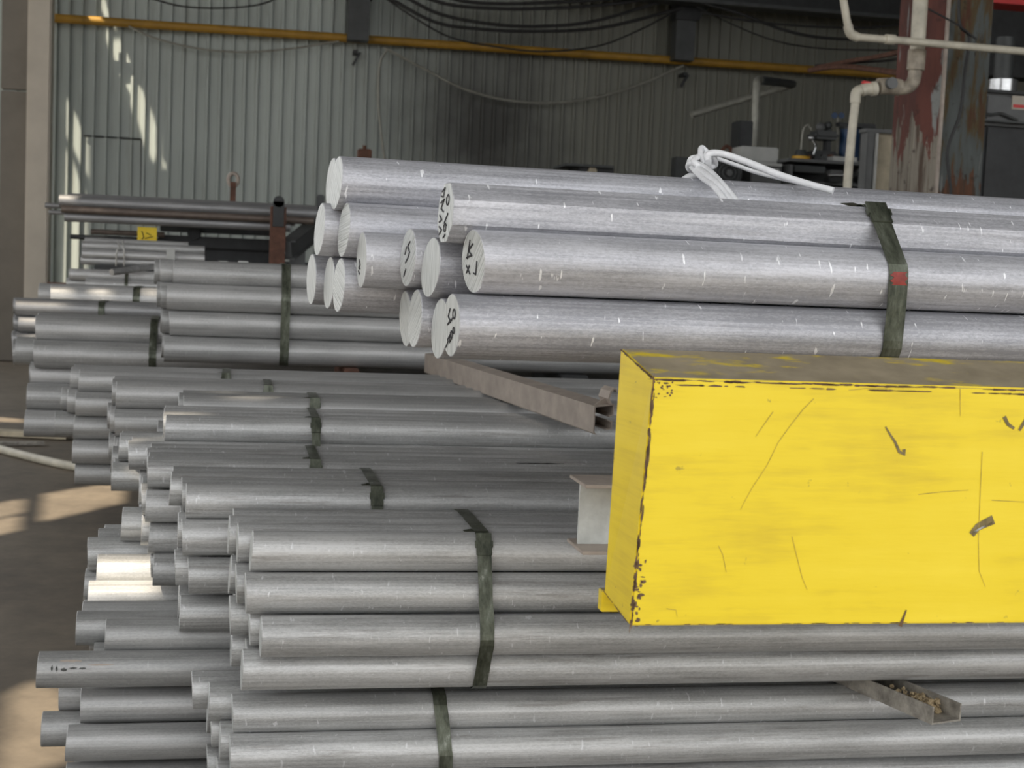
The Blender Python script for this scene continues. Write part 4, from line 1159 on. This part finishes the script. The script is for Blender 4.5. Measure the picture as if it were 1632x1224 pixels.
obj('valve_collar', tube(q5((1388, 142), (1396, 141)), .043, 16, 2), 'pvc', tp, smooth=True)
a = P(1381, 133, Yt)-g0
obj('valve_handle', box(a, (.058, .03, .022), Matrix.Rotation(.1, 4, 'Y'), .005), 'red', tp, label='red valve handle')
obj('valve_stem', cyl(a, a-Vector((0, 0, .03)), .012, 10), 'red', tp)
hp = empty('horizontal_plastic_pipe', P(1370, 60, Yt-.15), label='cream plastic pipe bending level across in front of the column', cat='pipe')
g0 = hp.location
q6 = lambda *a_: [P(x, y, Yt-.15)-g0 for x, y in a_]
obj('pipe_run', tube(q6((1340, -30), (1346, 10), (1352, 42), (1360, 57), (1376, 60), (1440, 65), (1540, 74), (1680, 86)), .0225, 12, 5), 'pvc', hp, smooth=True)
obj('elbow', tube(q6((1351, 40), (1356, 54), (1368, 60)), .028, 12, 4), 'pvc', hp, smooth=True)
obj('coupling', tube(q6((1411, 62.4), (1426, 63.6)), .029, 14, 2), 'pvc', hp, smooth=True)

# machine at the far right
YG = 10.0
gm = empty('grey_press', P(1600, 200, YG), label='big dark grey machine with bright cylinder at right edge', cat='machine')
obj('housing', rel(gm, pbox(1568, 153, 1760, 205, YG, .8, .03)), 'machine', gm)
obj('lower_body', rel(gm, pbox(1562, 205, 1780, 460, YG+.05, .8, .02, True)), 'dark', gm)
obj('ledge', rel(gm, pbox(1563, 196, 1760, 199, YG-.05, .1)), 'darkgrey', gm)
a = P(1596, 152, YG+.4)-gm.location; b2 = P(1597, 128, YG+.4)-gm.location; c3 = P(1600, 60, YG+.4)-gm.location
obj('chrome_collar', cyl(a, Vector((a.x, a.y, b2.z)), .115, 28), 'chrome', gm, smooth=True)
obj('ram', cyl(Vector((a.x, a.y, b2.z)), Vector((a.x, a.y, c3.z)), .075, 24), 'darkgrey', gm, smooth=True)
obj('gap_base', rel(gm, pbox(1565, 148, 1760, 153, YG-.02, .9)), 'dark', gm)
lb = obj('warning_label', rel(gm, pbox(1613, 153, 1640, 175, YG-.008, .01)), 'cream', gm, label='pale label with a red bar')
obj('label_bar', rel(gm, pbox(1615, 167, 1640, 172, YG-.012, .008)), 'red', gm)
cable([(1565, 180), (1580, 183), (1595, 181), (1610, 187), (1622, 192)], YG-.03, .010, 'dark loose hose lying on the grey press ledge', 'darkgrey', 'hose')
base_at(obj('red_crane_rail', pbox(1575, -60, 1760, 11, 12, .3), 'red', label='deep red beam at the top right corner', cat='beam'))
base_at(obj('dark_cabinet', pbox(1575, 20, 1800, 128, 14.5, .3), 'dark', label='black cabinet behind the grey press', cat='cabinet'))

for o in list(scn.objects):
    if o.type == 'EMPTY' and not o.children and 'label' in o: print('childless', o.name)
print('objects', len(scn.objects))
